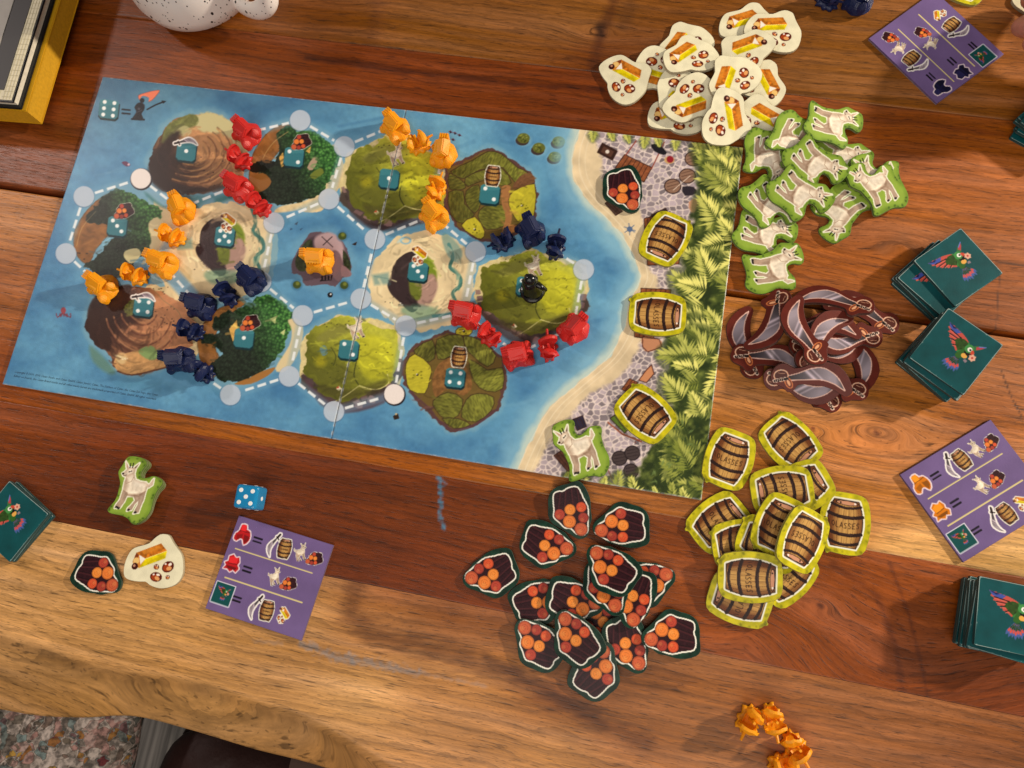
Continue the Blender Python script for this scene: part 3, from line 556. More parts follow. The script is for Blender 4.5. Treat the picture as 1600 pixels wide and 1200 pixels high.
        cv.line([c + np.array(v) for v in ((44,-54),(50,-34),(46,-18),(60,-6),(62,10),(50,22),(56,40),(48,54),(20,58))], 5.4, (82, 128, 118), sm=4, soft=1.2); cv.line([c + np.array(v) for v in ((-72,-4),(-50,0),(-38,4))], 2, (190, 180, 150), sm=2)
        cv.poly([c + np.array(v) for v in ((-76,-6),(-50,-10),(-48,8),(-72,10))], (96, 146, 150), soft=5, al=.6); cv.poly([c + np.array(v) for v in ((-30,46),(0,40),(30,50),(10,64),(-20,62))], (104, 150, 126), al=.6, sm=3, soft=5)
        speck(c[0] + 44, c[1], 16, 40, 10, (120, 96, 70), seed, .6, 1.2); speck(c[0] - 40, c[1] + 34, 20, 8, 7, (50, 36, 30), seed + 1, .7, 1.5); speck(c[0] - 28, c[1] + 40, 12, 4, 3, (250, 246, 240), seed + 2)
    goldisle('m6', np.array([346., 372.]), 401); goldisle('m8', np.array([646., 428.]), 402)
    cv.circ((634, 376), 9, (150, 190, 206), soft=2, ry=6); cv.circ((634, 376), 6, (230, 212, 172), ry=4); cv.poly([(700,384),(708,392),(704,400),(698,394)], (230, 212, 172)); cv.poly([(690,370),(700,366),(722,392),(716,410),(700,400)], (104, 150, 150), al=.6, sm=3, soft=3)
    cv.poly([(300,330),(340,326),(400,340),(390,352),(330,342)], (214, 186, 146), al=.6, sm=3, soft=5)

    # ---- skull rock in the middle
    cv.poly([(418,414),(470,400),(500,424),(430,440)], (74, 118, 152), al=.35, sm=3, soft=5)  # cast shadow of the middle lair, painted into the sea colour
    halo([(462,398),(480,370),(520,362),(544,390),(548,424),(520,446),(478,440)], (120, 168, 196), 8, 10, .6)
    cv.poly([(458,404),(476,376),(486,364),(512,364),(534,376),(546,400),(549,424),(536,434),(524,448),(510,444),(478,446),(470,430),(456,426)], (106, 88, 98), sm=3, rough=1.5, rs=4)
    cv.poly([(474,384),(490,370),(500,380),(494,404),(480,420)], (74, 60, 70), al=.8, sm=3, soft=3); cv.poly([(492,372),(514,363),(532,374),(538,396),(528,420),(508,404),(494,392)], (190, 164, 168), sm=4, soft=4); cv.poly([(462,404),(476,380),(488,376),(486,410),(476,424),(464,420)], (60, 66, 44), sm=3, tex=.4, ts=3); cv.poly([(536,390),(548,410),(546,428),(538,420)], (54, 62, 40), sm=2, tex=.4, ts=3)
    cv.poly([(520,392),(532,398),(536,424),(530,440),(518,430),(510,420)], (128, 104, 110), sm=3, soft=2); cv.poly([(534,414),(548,424),(548,432),(534,432)], (150, 120, 124), sm=2); cv.poly([(500,432),(520,430),(518,438),(500,440)], (30, 24, 30))
    for x in (501, 506, 511, 516): cv.line([(x, 430), (x, 437)], 1.6, (124, 100, 106))
    for a, b in (((503, 370), (520, 386)), ((519, 370), (505, 383))): cv.line([a, b], 1.3, (50, 38, 42))
    for (x, y) in ((535, 369), (538, 446), (464, 445)): cv.circ((x, y), 9, (60, 104, 136), al=.5, soft=3); cv.circ((x, y), 6.5, (70, 84, 40), ry=6); cv.circ((x + 1, y - 2), 3, (124, 132, 62), soft=2)
    cv.circ((516, 461), 4.2, (24, 22, 26)); cv.circ((517, 460), 1.4, (240, 240, 240)); cv.poly([(550,382),(558,378),(556,384)], (48, 30, 26)); cv.poly([(460,350),(466,346),(464,352)], (70, 90, 110)); cv.poly([(454,356),(458,358),(453,360)], (60, 90, 120)); cv.poly([(468,358),(474,356),(470,360)], (60, 90, 120))

    # painterly brush strokes over all the land: short ridges with a lit and a shaded side
    rb = RNG(404)
    for key, p in I.items():
        p = np.asarray(p, float); c = p.mean(0); rad = np.hypot(*(p - c).T).mean()
        for k in range(110 if key[0] in 'gm' else 46):
            a = rb.rand() * 6.28; q = c + np.array([np.cos(a), np.sin(a)]) * rad * np.sqrt(rb.rand()) * .86
            col = cv.sample(np.array([q[0]]), np.array([q[1]]))[0] * 255; L = rb.uniform(7, 22); th = (rb.uniform(-.5, .7) if key[0] != 'm' else a + 1.57 + rb.uniform(-.3, .3)); d = np.array([np.cos(th), np.sin(th)]); n = np.array([-d[1], d[0]])
            f = rb.uniform(.72, .9) if rb.rand() < .5 else rb.uniform(1.08, 1.24); bend = rb.uniform(-4, 4)
            cv.line(smooth([q - d * L / 2, q + n * bend, q + d * L / 2], 4, False), rb.uniform(1.2, 4.2), tuple(np.clip(col * f, 0, 255)), al=rb.uniform(.35, .7), soft=rb.uniform(.6, 2.5))
    # ---- little rocks, birds, creatures
    for (x, y) in ((818, 217), (842, 232), (873, 222), (867, 246)):
        cv.circ((x, y + 2), 13, (150, 190, 204), al=.5, soft=4, ry=10); cv.circ((x - 2, y + 3), 10.5, (70, 58, 56), ry=7.5); cv.circ((x, y - 1), 10, (106, 112, 56), ry=8); speck(x, y - 2, 7, 5, 9, (150, 156, 84), int(x), 1, 2); speck(x, y, 8, 6, 8, (60, 66, 34), int(x) + 1, 1, 1.6)
    for (x, y) in ((704, 206), (711, 208), (718, 211), (708, 218)): cv.poly([(x - 4, y), (x, y - 2), (x + 4, y + 2), (x, y + 1)], (112, 62, 84)); cv.circ((x, y + 1), 1.4, (50, 36, 46))
    cv.poly([(190,254),(197,252),(204,258),(197,260)], (104, 58, 90), sm=2); cv.circ((201, 257), 1.8, (230, 200, 210))
    for k in range(5): cv.line([(98, 488), (90 + 5 * k, 494 + abs(k - 2)), (88 + 5.5 * k, 490)], 1.5, (130, 62, 76), sm=2)
    cv.circ((99, 485), 4, (160, 76, 84), ry=5); cv.poly([(614,650),(622,646),(624,654),(616,656)], (56, 42, 34)); cv.circ((619, 647), 1.6, (210, 190, 150))
    for k in range(4): cv.poly([(180 + 20 * k, 596 + 4 * k), (230 + 18 * k, 584 + 6 * k), (236 + 18 * k, 594 + 5 * k), (190 + 20 * k, 606 + 3 * k)], (84, 136, 160), al=.18, sm=3, soft=4)  # shadow streaks of the lower left navy lair, painted on the sea

    # ---- beach, cobbles, jungle
    coast = [(912,196),(898,236),(900,276),(922,312),(958,348),(990,392),(1004,432),(988,470),(978,516),(952,560),(906,600),(862,640),(832,690),(808,744)]
    R = [(1186,196),(1186,806),(800,806)]
    cs = smooth(coast, 6, False)
    full = np.vstack([cs, [(800, 806), (1186, 806), (1186, 190)]])
    cv.poly(full, (150, 194, 214), grow=34, soft=26, al=.7, rough=8, rs=30); cv.poly(full, (196, 214, 208), grow=12, soft=10, rough=6, rs=20); cv.poly(full, (226, 206, 172), grow=3, rough=5, rs=18, tex=.12, ts=18)
    for off, al in ((-10, .55), (-22, .35), (4, .5)): cv.line([(x - off * .8, y) for x, y in cs], 1.4, (250, 238, 214), al=al)
    cob = [(936,196),(938,240),(940,272),(962,296),(1000,330),(1008,360),(1006,400),(1022,430),(1030,470),(1006,520),(990,560),(966,590),(920,620),(884,660),(862,690),(846,716),(838,756),(900,806),(1186,806),(1186,196)]
    def cobf(X, Y, d):
        d1, d2, cid = worley(X / 9.2 + .3 * vnoise(X / 6, Y / 6, 8), Y / 8.0, 55)
        g = np.clip((d2 - d1) / .16 - .55, 0, 1); st = hexc(176, 162, 168) * (.74 + .4 * cid[..., None])
        c = hexc(230, 214, 208) * (1 - g[..., None]) + st * g[..., None]
        return c * (.92 + .16 * fbm(X / 30, Y / 30, 57, 3))[..., None]
    cv.poly(cob, (190, 176, 178), sm=3, fn=cobf, soft=7, rough=7, rs=14)
    # stalls, barrels and planks lying in the market lane
    def planks(q, n, col=(150, 92, 62)):
        q = [np.array(v, float) for v in q]; cv.poly(q, (60, 34, 28), grow=1.2); cv.poly(q, col, tex=.25, ts=4)
        for k in range(1, n): f = k / n; cv.line([q[0] + (q[1] - q[0]) * f, q[3] + (q[2] - q[3]) * f], 1.0, (70, 40, 30))
    planks([(976,242),(1018,262),(1006,284),(962,262)], 7); planks([(1007,342),(1022,338),(1020,360),(1008,364)], 3); planks([(1012,404),(1062,400),(1060,412),(1012,414)], 4); planks([(1002,451),(1048,453),(1046,462),(1002,460)], 6); planks([(992,514),(1022,522),(1020,530),(992,526)], 4); planks([(984,592),(996,598),(986,616),(972,608)], 3)
    cv.line([(1018,264),(1038,222)], 1.8, (150, 76, 66)); cv.line([(978,242),(994,220)], 1.8, (150, 76, 66))
    cv.push(949, 237, 28); cv.poly([(-13,-8),(13,-8),(13,8),(-13,8)], (62, 40, 34), grow=1); cv.poly([(-9,-5),(9,-5),(9,5),(-9,5)], (96, 66, 54)); cv.circ((0, 0), 3, (230, 220, 210)); cv.pop()
    for (x, y) in ((1083, 248), (1074, 275), (1051, 291)): cv.circ((x, y), 13.5, (52, 36, 34), ry=12); cv.circ((x, y), 12, (150, 118, 100), ry=10.6); [cv.line([(x - 9, y + k + 2), (x + 9, y + k - 3)], .9, (92, 66, 56)) for k in (-6, -1, 4)]
    cv.line([(1052, 297), (1078, 275)], 1.2, (226, 206, 190))
    cv.poly([(1017,226),(1030,226),(1042,238),(1036,242),(1022,236)], (36, 32, 40), sm=2); cv.circ((1046, 250), 8, (206, 170, 120), ry=6); cv.circ((1047, 249), 5.5, (150, 44, 54)); cv.poly([(1066,292),(1084,292),(1088,302),(1070,306)], (52, 46, 54), sm=2); cv.poly([(1076,316),(1090,310),(1096,330),(1080,332)], (206, 156, 130), sm=2)
    cv.poly([(1004,526),(1030,530),(1034,542),(1012,550),(1004,542)], (196, 142, 110), sm=3); cv.line([(1004,526),(1030,530),(1034,542),(1012,550),(1004,542)], 1.4, (84, 46, 40), closed=True); cv.poly([(1010,578),(1018,570),(1022,584),(1010,598),(998,594)], (206, 146, 108)); cv.line([(1010,578),(1018,570),(1022,584),(1010,598),(998,594)], 1.4, (84, 46, 40), closed=True)
    cv.push(984, 358, 20); cv.circ((0, 0), 4.4, (96, 116, 150)); [cv.line([(0, 0), (9 * np.cos(a), 9 * np.sin(a))], 1.2, (96, 116, 150)) for a in np.linspace(.2, 6.2, 7)]; cv.pop()
    planks([(946,318),(954,312),(972,330),(962,336)], 3, (92, 70, 62)); planks([(1018,336),(1040,326),(1042,330),(1022,342)], 2, (60, 50, 52)); planks([(895,656),(910,650),(916,666),(902,672)], 4, (50, 48, 70)); planks([(866,712),(878,704),(904,736),(894,744)], 3, (110, 72, 58))
    planks([(954,654),(972,640),(984,668),(976,676)], 3, (122, 150, 66)); cv.line([(950,660),(972,678),(1002,690)], 2.6, (160, 92, 66))
    for (x, y) in ((968, 716), (988, 708), (986, 736)): cv.circ((x, y), 12.5, (40, 30, 34), ry=12); cv.circ((x, y), 11, (78, 66, 66), ry=10.4); [cv.line([(x - 8, y + k + 1), (x + 8, y + k - 2)], .9, (48, 38, 40)) for k in (-5, 0, 5)]
    cv.line([(948, 730), (958, 752)], 1.6, (140, 90, 80)); speck(1000, 690, 8, 5, 4, (180, 80, 60), 88, 1, 2)
    jung = [(1108,196),(1098,240),(1096,284),(1086,330),(1076,352),(1066,376),(1070,410),(1060,446),(1066,480),(1046,520),(1044,560),(1040,604),(1050,650),(1024,690),(1004,720),(986,752),(960,772),(960,806),(1190,806),(1190,196)]
    def jf(X, Y, d):
        n = fbm(X / 13, Y / 13, 65, 4); m = fbm(X / 4, Y / 4, 66, 2)
        return np.clip(hexc(48, 60, 32) + (hexc(138, 148, 76) - hexc(48, 60, 32)) * np.clip((n - .38) * 2.2 + .4 * (m - .5), 0, 1)[..., None], 0, 1)
    cv.poly(jung, (60, 76, 40), sm=3, fn=jf, soft=8, rough=10, rs=12)
    r = RNG(19)
    def frond(x, y, ang, L, tone):
        d = np.array([np.cos(ang), np.sin(ang)]); n0 = np.array([-d[1], d[0]]); o = np.array([x, y])
        cv.poly([o, o + d * L * .5 + n0 * L * .5, o + d * L * 1.05, o + d * L * .5 - n0 * L * .5], (58, 72, 36), al=.55, sm=3, soft=5)
        K = max(6, int(L / 4.6))
        for k in range(K):
            f = k / (K - 1); b = o + d * L * .72 * f
            for s in (-1, 1):
                w = L * (.52 - .22 * f) * r.uniform(.85, 1.15); sp = np.radians(64 - 46 * f + r.uniform(-6, 6)); e = b + (d * np.cos(sp) + n0 * s * np.sin(sp)) * w
                t = np.clip(tone + r.uniform(-.12, .12) + (.14 if s > 0 else -.16), 0, 1); c = (1 - t) * np.array([132, 142, 66]) + t * np.array([246, 240, 146])
                nn = (e - b); nn = np.array([-nn[1], nn[0]]) / (np.hypot(*nn) + 1e-6) * 2.1; m_ = b + (e - b) * .45
                cv.poly([b, m_ + nn, e, m_ - nn], tuple(c))
        cv.line([o, o + d * L * .8], 1.1, (120, 126, 56), al=.8)
    ends = []
    for k in range(96):
        yy = r.uniform(212, 792); xl = np.interp(yy, [200, 300, 400, 480, 560, 640, 700, 760, 800], [1120, 1104, 1082, 1074, 1056, 1046, 1034, 990, 980]); xx = r.uniform(xl, 1172)
        ends.append((yy + r.uniform(-20, 20), xx, yy))
    for _, xx, yy in sorted(ends):
        dark = (yy > 660 and xx > 1050) or r.rand() < .22
        frond(xx + 12, yy, r.uniform(np.pi * .5, np.pi * 1.4), r.uniform(40, 60), r.uniform(.15, .45) if dark else r.uniform(.6, .95))
    for k in range(9): x = 930 + 26 * k + r.uniform(-8, 8); frond(x, np.interp(x, [900, 1160], [198, 230]), r.uniform(1.2, 1.9), r.uniform(14, 22), .5)
    for k in range(9): x = 880 + 28 * k + r.uniform(-8, 8); frond(x, np.interp(x, [815, 1097], [738, 786]) + 4, r.uniform(-1.9, -1.2), r.uniform(16, 34), .7 if k % 3 else .35)
    for k in range(60):   # small dark leaves in the lower corner
        x = r.uniform(1010, 1110); y = r.uniform(650, 780); a = r.rand() * 6.28
        if x > np.interp(y, [650, 780], [1050, 1000]): cv.poly([(x, y), (x + 6 * np.cos(a) + 2, y + 6 * np.sin(a)), (x + 12 * np.cos(a), y + 12 * np.sin(a)), (x + 6 * np.cos(a) - 2, y + 6 * np.sin(a) - 2)], (44, 62, 34) if r.rand() < .6 else (120, 140, 84), al=.7)

    # ---- sea lanes, nodes, dice signs and icons
    for a, b in EDGES:
        cv.line([a, b], 14, (128, 170, 198), al=.35, soft=5); cv.dash(a, b)
    for x, y, o in NODES:
        if o: cv.circ((x + .8, y + 1.2), 17.3, (44, 40, 48)); cv.circ((x, y), 15.8, (242, 232, 228))
        else: cv.circ((x, y + .8), 17.0, (90, 110, 140), al=.45, soft=1); cv.circ((x, y), 16.2, (206, 214, 226), al=.84)
    PIPS = {1: [(0, 0)], 2: [(-1, -1), (1, 1)], 3: [(-1, -1), (0, 0), (1, 1)], 4: [(-1, -1), (1, -1), (-1, 1), (1, 1)], 5: [(-1, -1), (1, -1), (0, 0), (-1, 1), (1, 1)], 6: [(-1, -1.3), (1, -1.3), (-1, 0), (1, 0), (-1, 1.3), (1, 1.3)]}
    def die(x, y, n, k=1.0):
        cv.push(x, y, 7, k)
        q = [(-11,-14),(11,-14),(15,-11),(15,11),(11,15),(-11,15),(-15,11),(-15,-11)]
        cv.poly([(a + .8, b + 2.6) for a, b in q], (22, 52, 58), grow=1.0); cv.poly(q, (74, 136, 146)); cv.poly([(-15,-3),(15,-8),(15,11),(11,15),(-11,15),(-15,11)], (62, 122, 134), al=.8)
        for a, b in PIPS[n]: cv.circ((a * 7.6, b * 7.6), 3.1, (246, 248, 248))
        cv.pop()
    def ic(f, x, y, sc, rot=0, mir=False): cv.push(x, y, rot, sc, mir); f(cv, False); cv.pop()
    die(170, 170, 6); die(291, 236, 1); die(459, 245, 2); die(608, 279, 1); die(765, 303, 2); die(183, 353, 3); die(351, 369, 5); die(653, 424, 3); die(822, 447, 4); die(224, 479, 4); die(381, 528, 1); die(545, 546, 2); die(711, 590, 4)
    ic(draw_sword, 290, 222, .34, -8); ic(draw_sword, 224, 464, .34, -2)
    ic(draw_log, 470, 222, .40, -24); ic(draw_log, 193, 330, .40, -24); ic(draw_log, 390, 505, .40, -24)
    ic(draw_goat, 617, 243, .46, 0, True); ic(draw_goat, 832, 417, .46, 0, True); ic(draw_goat, 555, 514, .46, 0, True)
    ic(draw_barrel, 770, 275, .42, 6); ic(draw_barrel, 717, 558, .42, 6)
    ic(draw_gold, 357, 347, .42, 60); ic(draw_gold, 656, 399, .42, 60)
    # legend in the corner: six = move the dark figure
    for o in (-3, 3): cv.line([(191, 174 + o), (203, 175 + o)], 2.6, (20, 22, 30))
    cv.poly([(207,186),(210,180),(213,174),(210,168),(214,162),(220,160),(226,164),(225,172),(221,178),(224,187)], (34, 32, 38), sm=2); cv.circ((222, 157), 3.6, (34, 32, 38)); cv.circ((217, 170), 2, (80, 80, 90)); cv.line([(206, 186), (225, 187)], 3, (28, 26, 32)); cv.line([(213, 176), (222, 172)], 1, (90, 90, 100))
    cv.poly([(218,156),(216,150),(221,147),(235,143),(249,141),(246,147),(238,156),(232,159),(233,153),(226,150),(221,151)], (236, 134, 104), sm=2); cv.line([(218,156),(216,150),(221,147),(235,143),(249,141),(246,147),(238,156),(232,159)], .8, (150, 70, 60), sm=2, al=.7)
    cv.line([(230, 171), (243, 164), (256, 159)], 2.2, (22, 22, 28), sm=2); cv.poly([(260,158),(252,157),(255,162)], (22, 22, 28))
    return cv
# ---------------------------------------------------------------- picture <-> table helpers
BT = 0.0022                                     # board thickness
def at(x, y, z=0.0):
    d = ROT.T @ np.array([(x - 800) / FPX, -(y - 600) / FPX, -1.0])
    p = CAM + d * ((z - CAM[2]) / d[2]); return Vector((float(p[0]), float(p[1]), float(z)))
def at_arr(x, y, z=0.0):
    x = np.asarray(x, float); y = np.asarray(y, float)
    d = np.stack([(x - 800) / FPX, -(y - 600) / FPX, -np.ones_like(x)], -1) @ ROT
    t = (z - CAM[2]) / d[..., 2]; return CAM + d * t[..., None]
def to_px(P):
    q = (np.asarray(P) - CAM) @ ROT.T; return 800 + FPX * q[..., 0] / -q[..., 2], 600 - FPX * q[..., 1] / -q[..., 2]
def mpp(x, y, z=0.0):                           # metres per photo pixel on the table there
    a = at(x, y, z); b = at(x + 1, y, z) - a; c = at(x, y + 1, z) - a; return math.sqrt(abs(b.x * c.y - b.y * c.x))
def wang(x, y, rot, z=0.0):                     # picture angle (clockwise degrees) -> world angle of local +X
    c, s = math.cos(R(rot)) * 10, math.sin(R(rot)) * 10; d = at(x + c, y + s, z) - at(x - c, y - s, z); return math.atan2(d.y, d.x)
def lin(c):
    c = np.asarray(c, float); return np.where(c <= 0.04045, c / 12.92, ((c + 0.055) / 1.055) ** 2.4)
def ink(c):                                      # printed colours: slightly deeper and more saturated than they photograph
    c = lin(np.clip(c, 0, 1)); g = c @ np.array([.3, .59, .11]); c = g[..., None] + (c - g[..., None]) * 1.05; return np.clip(c, 0, 1) ** 1.08 * 1.03
def L3(*c): return tuple(float(v) for v in lin(np.array(c) / 255.0)) + (1.0,)

# ---------------------------------------------------------------- materials
def mat(name, col=(0.5, 0.5, 0.5, 1), rough=0.5, spec=0.5, attr=None, bump=None, coat=0.0, sss=0.0, noise=None, trans=0.0, ior=1.45):
    M = bpy.data.materials.new(name); M.use_nodes = True; nt = M.node_tree; b = nt.nodes['Principled BSDF']
    b.inputs['Base Color'].default_value = col; b.inputs['Roughness'].default_value = rough; b.inputs['Specular IOR Level'].default_value = spec; b.inputs['IOR'].default_value = ior
    b.inputs['Coat Weight'].default_value = coat; b.inputs['Coat Roughness'].default_value = 0.25; b.inputs['Transmission Weight'].default_value = trans
    if sss: b.inputs['Subsurface Weight'].default_value = sss; b.inputs['Subsurface Radius'].default_value = (1, .5, .2); b.inputs['Subsurface Scale'].default_value = 0.002
    if attr:
        a = nt.nodes.new('ShaderNodeAttribute'); a.attribute_name = attr; nt.links.new(a.outputs['Color'], b.inputs['Base Color'])
    tc = None
    if noise or bump: tc = nt.nodes.new('ShaderNodeTexCoord')
    if noise:                                   # (scale, amount): mottling of the colour
        n = nt.nodes.new('ShaderNodeTexNoise'); n.inputs['Scale'].default_value = noise[0]; n.inputs['Detail'].default_value = 5; nt.links.new(tc.outputs['Object'], n.inputs['Vector'])
        mr = nt.nodes.new('ShaderNodeMapRange'); mr.inputs[1].default_value = .3; mr.inputs[2].default_value = .7; mr.inputs[3].default_value = 1 - noise[1]; mr.inputs[4].default_value = 1 + noise[1]; nt.links.new(n.outputs['Fac'], mr.inputs[0])
        mx = nt.nodes.new('ShaderNodeMix'); mx.data_type = 'RGBA'; mx.blend_type = 'MULTIPLY'; mx.inputs[0].default_value = 1.0; nt.links.new(mr.outputs[0], mx.inputs[7])
        if attr: nt.links.new(a.outputs['Color'], mx.inputs[6])
        else: mx.inputs[6].default_value = col
        nt.links.new(mx.outputs[2], b.inputs['Base Color'])
    if bump:                                    # (scale, strength, distance)
        n = nt.nodes.new('ShaderNodeTexNoise'); n.inputs['Scale'].default_value = bump[0]; n.inputs['Detail'].default_value = 3; nt.links.new(tc.outputs['Object'], n.inputs['Vector'])
        bp = nt.nodes.new('ShaderNodeBump'); bp.inputs['Strength'].default_value = bump[1]; bp.inputs['Distance'].default_value = bump[2]; nt.links.new(n.outputs['Fac'], bp.inputs['Height']); nt.links.new(bp.outputs['Normal'], b.inputs['Normal'])
    return M
M_BOARD = mat('printed_board', rough=.36, attr='Col', bump=(1500, .35, .0003), spec=.36)
M_BEDGE = mat('board_edge', L3(196, 190, 178), .7, noise=(300, .25))
M_FACE = mat('printed_card_face', rough=.42, attr='Col', bump=(1200, .25, .0002), spec=.28)
def edge_mat(n, c, k=.5):
    M = mat(n, L3(*c), .65); nt = M.node_tree; N = nt.nodes.new; Lk = nt.links.new; tc = N('ShaderNodeTexCoord'); sp = N('ShaderNodeSeparateXYZ'); Lk(tc.outputs['Object'], sp.inputs[0])
    nz = N('ShaderNodeTexNoise'); nz.inputs['Scale'].default_value = 420; nz.inputs['Detail'].default_value = 4; Lk(tc.outputs['Object'], nz.inputs['Vector'])
    a = N('ShaderNodeMath'); a.operation = 'MULTIPLY_ADD'; a.inputs[1].default_value = .0022; Lk(nz.outputs['Fac'], a.inputs[0]); Lk(sp.outputs['Z'], a.inputs[2])
    mr = N('ShaderNodeMapRange'); mr.inputs[1].default_value = .0016; mr.inputs[2].default_value = .0023; Lk(a.outputs[0], mr.inputs[0])       # grey card core showing low on the cut edge
    mx = N('ShaderNodeMix'); mx.data_type = 'RGBA'; mx.inputs[6].default_value = tuple((1 - k) * q + k * p for p, q in zip(L3(150, 140, 120), L3(*c))); mx.inputs[7].default_value = L3(*c); Lk(mr.outputs[0], mx.inputs[0]); Lk(mx.outputs[2], nt.nodes['Principled BSDF'].inputs['Base Color']); return M
M_ORANGE = mat('orange_plastic', L3(243, 158, 10), .5, attr=None, sss=.25, bump=(600, .15, .0003)); M_RED = mat('red_plastic', L3(200, 40, 36), .44, sss=.12, bump=(600, .15, .0003)); M_NAVY = mat('navy_plastic', L3(17, 28, 70), .42, bump=(600, .15, .0003)); M_BLACK = mat('black_plastic', L3(20, 20, 22), .22, bump=(500, .2, .0004))

# ---------------------------------------------------------------- object helpers
def link(name, me, parent=None, mw=None):
    o = bpy.data.objects.new(name, me); COL.objects.link(o)
    if parent is not None: o.parent = parent
    if mw is not None: o.matrix_world = mw
    return o
def tag(o, label, cat, group=None, kind=None):
    if label: o['label'] = label
    if cat: o['category'] = cat
    if group: o['group'] = group
    if kind: o['kind'] = kind
    return o
def empty(name, loc=(0, 0, 0), rz=0.0):
    o = bpy.data.objects.new(name, None); COL.objects.link(o); o.empty_display_size = .01; o.location = loc; o.rotation_euler = (0, 0, rz); return o
def mesh(name, v, f, m, smooth_=False):
    me = bpy.data.meshes.new(name); me.from_pydata([tuple(p) for p in v], [], f); me.materials.append(m); me.update()
    if smooth_: me.shade_smooth()
    return me
def setcol(me, rgb, name='Col'):
    a = me.color_attributes.new(name, 'FLOAT_COLOR', 'POINT'); c = np.ones((len(me.vertices), 4), np.float32); c[:, :3] = rgb; a.data.foreach_set('color', c.ravel())
def grid_mesh(name, P, m, rgb=None):
    """P: (ny, nx, 3) vertex positions, rows going up -> faces point +Z when x,y increase"""
    ny, nx = P.shape[:2]; me = bpy.data.meshes.new(name)
    idx = np.arange(ny * nx).reshape(ny, nx); q = np.stack([idx[:-1, :-1], idx[:-1, 1:], idx[1:, 1:], idx[1:, :-1]], -1).reshape(-1)
    n = (ny - 1) * (nx - 1)
    me.vertices.add(ny * nx); me.vertices.foreach_set('co', P.reshape(-1).astype(np.float32)); me.loops.add(4 * n); me.loops.foreach_set('vertex_index', q.astype(np.int32)); me.polygons.add(n); me.polygons.foreach_set('loop_start', np.arange(0, 4 * n, 4, dtype=np.int32))
    me.update(calc_edges=True); me.materials.append(m)
    if rgb is not None: setcol(me, rgb.reshape(-1, 3))
    return me
def bm_mesh(name, bm, m, smooth_=False):
    bmesh.ops.recalc_face_normals(bm, faces=bm.faces); me = bpy.data.meshes.new(name); bm.to_mesh(me); bm.free(); me.materials.append(m)
    if smooth_: me.shade_smooth()
    return me
def bbox_bm(bm, c, s, rot=None, bev=0.0):
    r = bmesh.ops.create_cube(bm, size=1.0); vs = r['verts']
    M = Matrix.Translation(c) @ (rot.to_4x4() if rot else Matrix.Identity(4)) @ Matrix.Diagonal((s[0], s[1], s[2], 1)); bmesh.ops.transform(bm, matrix=M, verts=vs)
    if bev: bmesh.ops.bevel(bm, geom=list({e for v in vs for e in v.link_edges}), offset=bev, segments=2, affect='EDGES')
def loft(bm, rings, cap0=True, cap1=True):
    V = [[bm.verts.new(p) for p in r] for r in rings]; n = len(rings[0])
    for a, b in zip(V, V[1:]):
        for i in range(n): bm.faces.new((a[i], a[(i + 1) % n], b[(i + 1) % n], b[i]))
    if cap0: bm.faces.new(V[0][::-1])
    if cap1: bm.faces.new(V[-1])
    return V

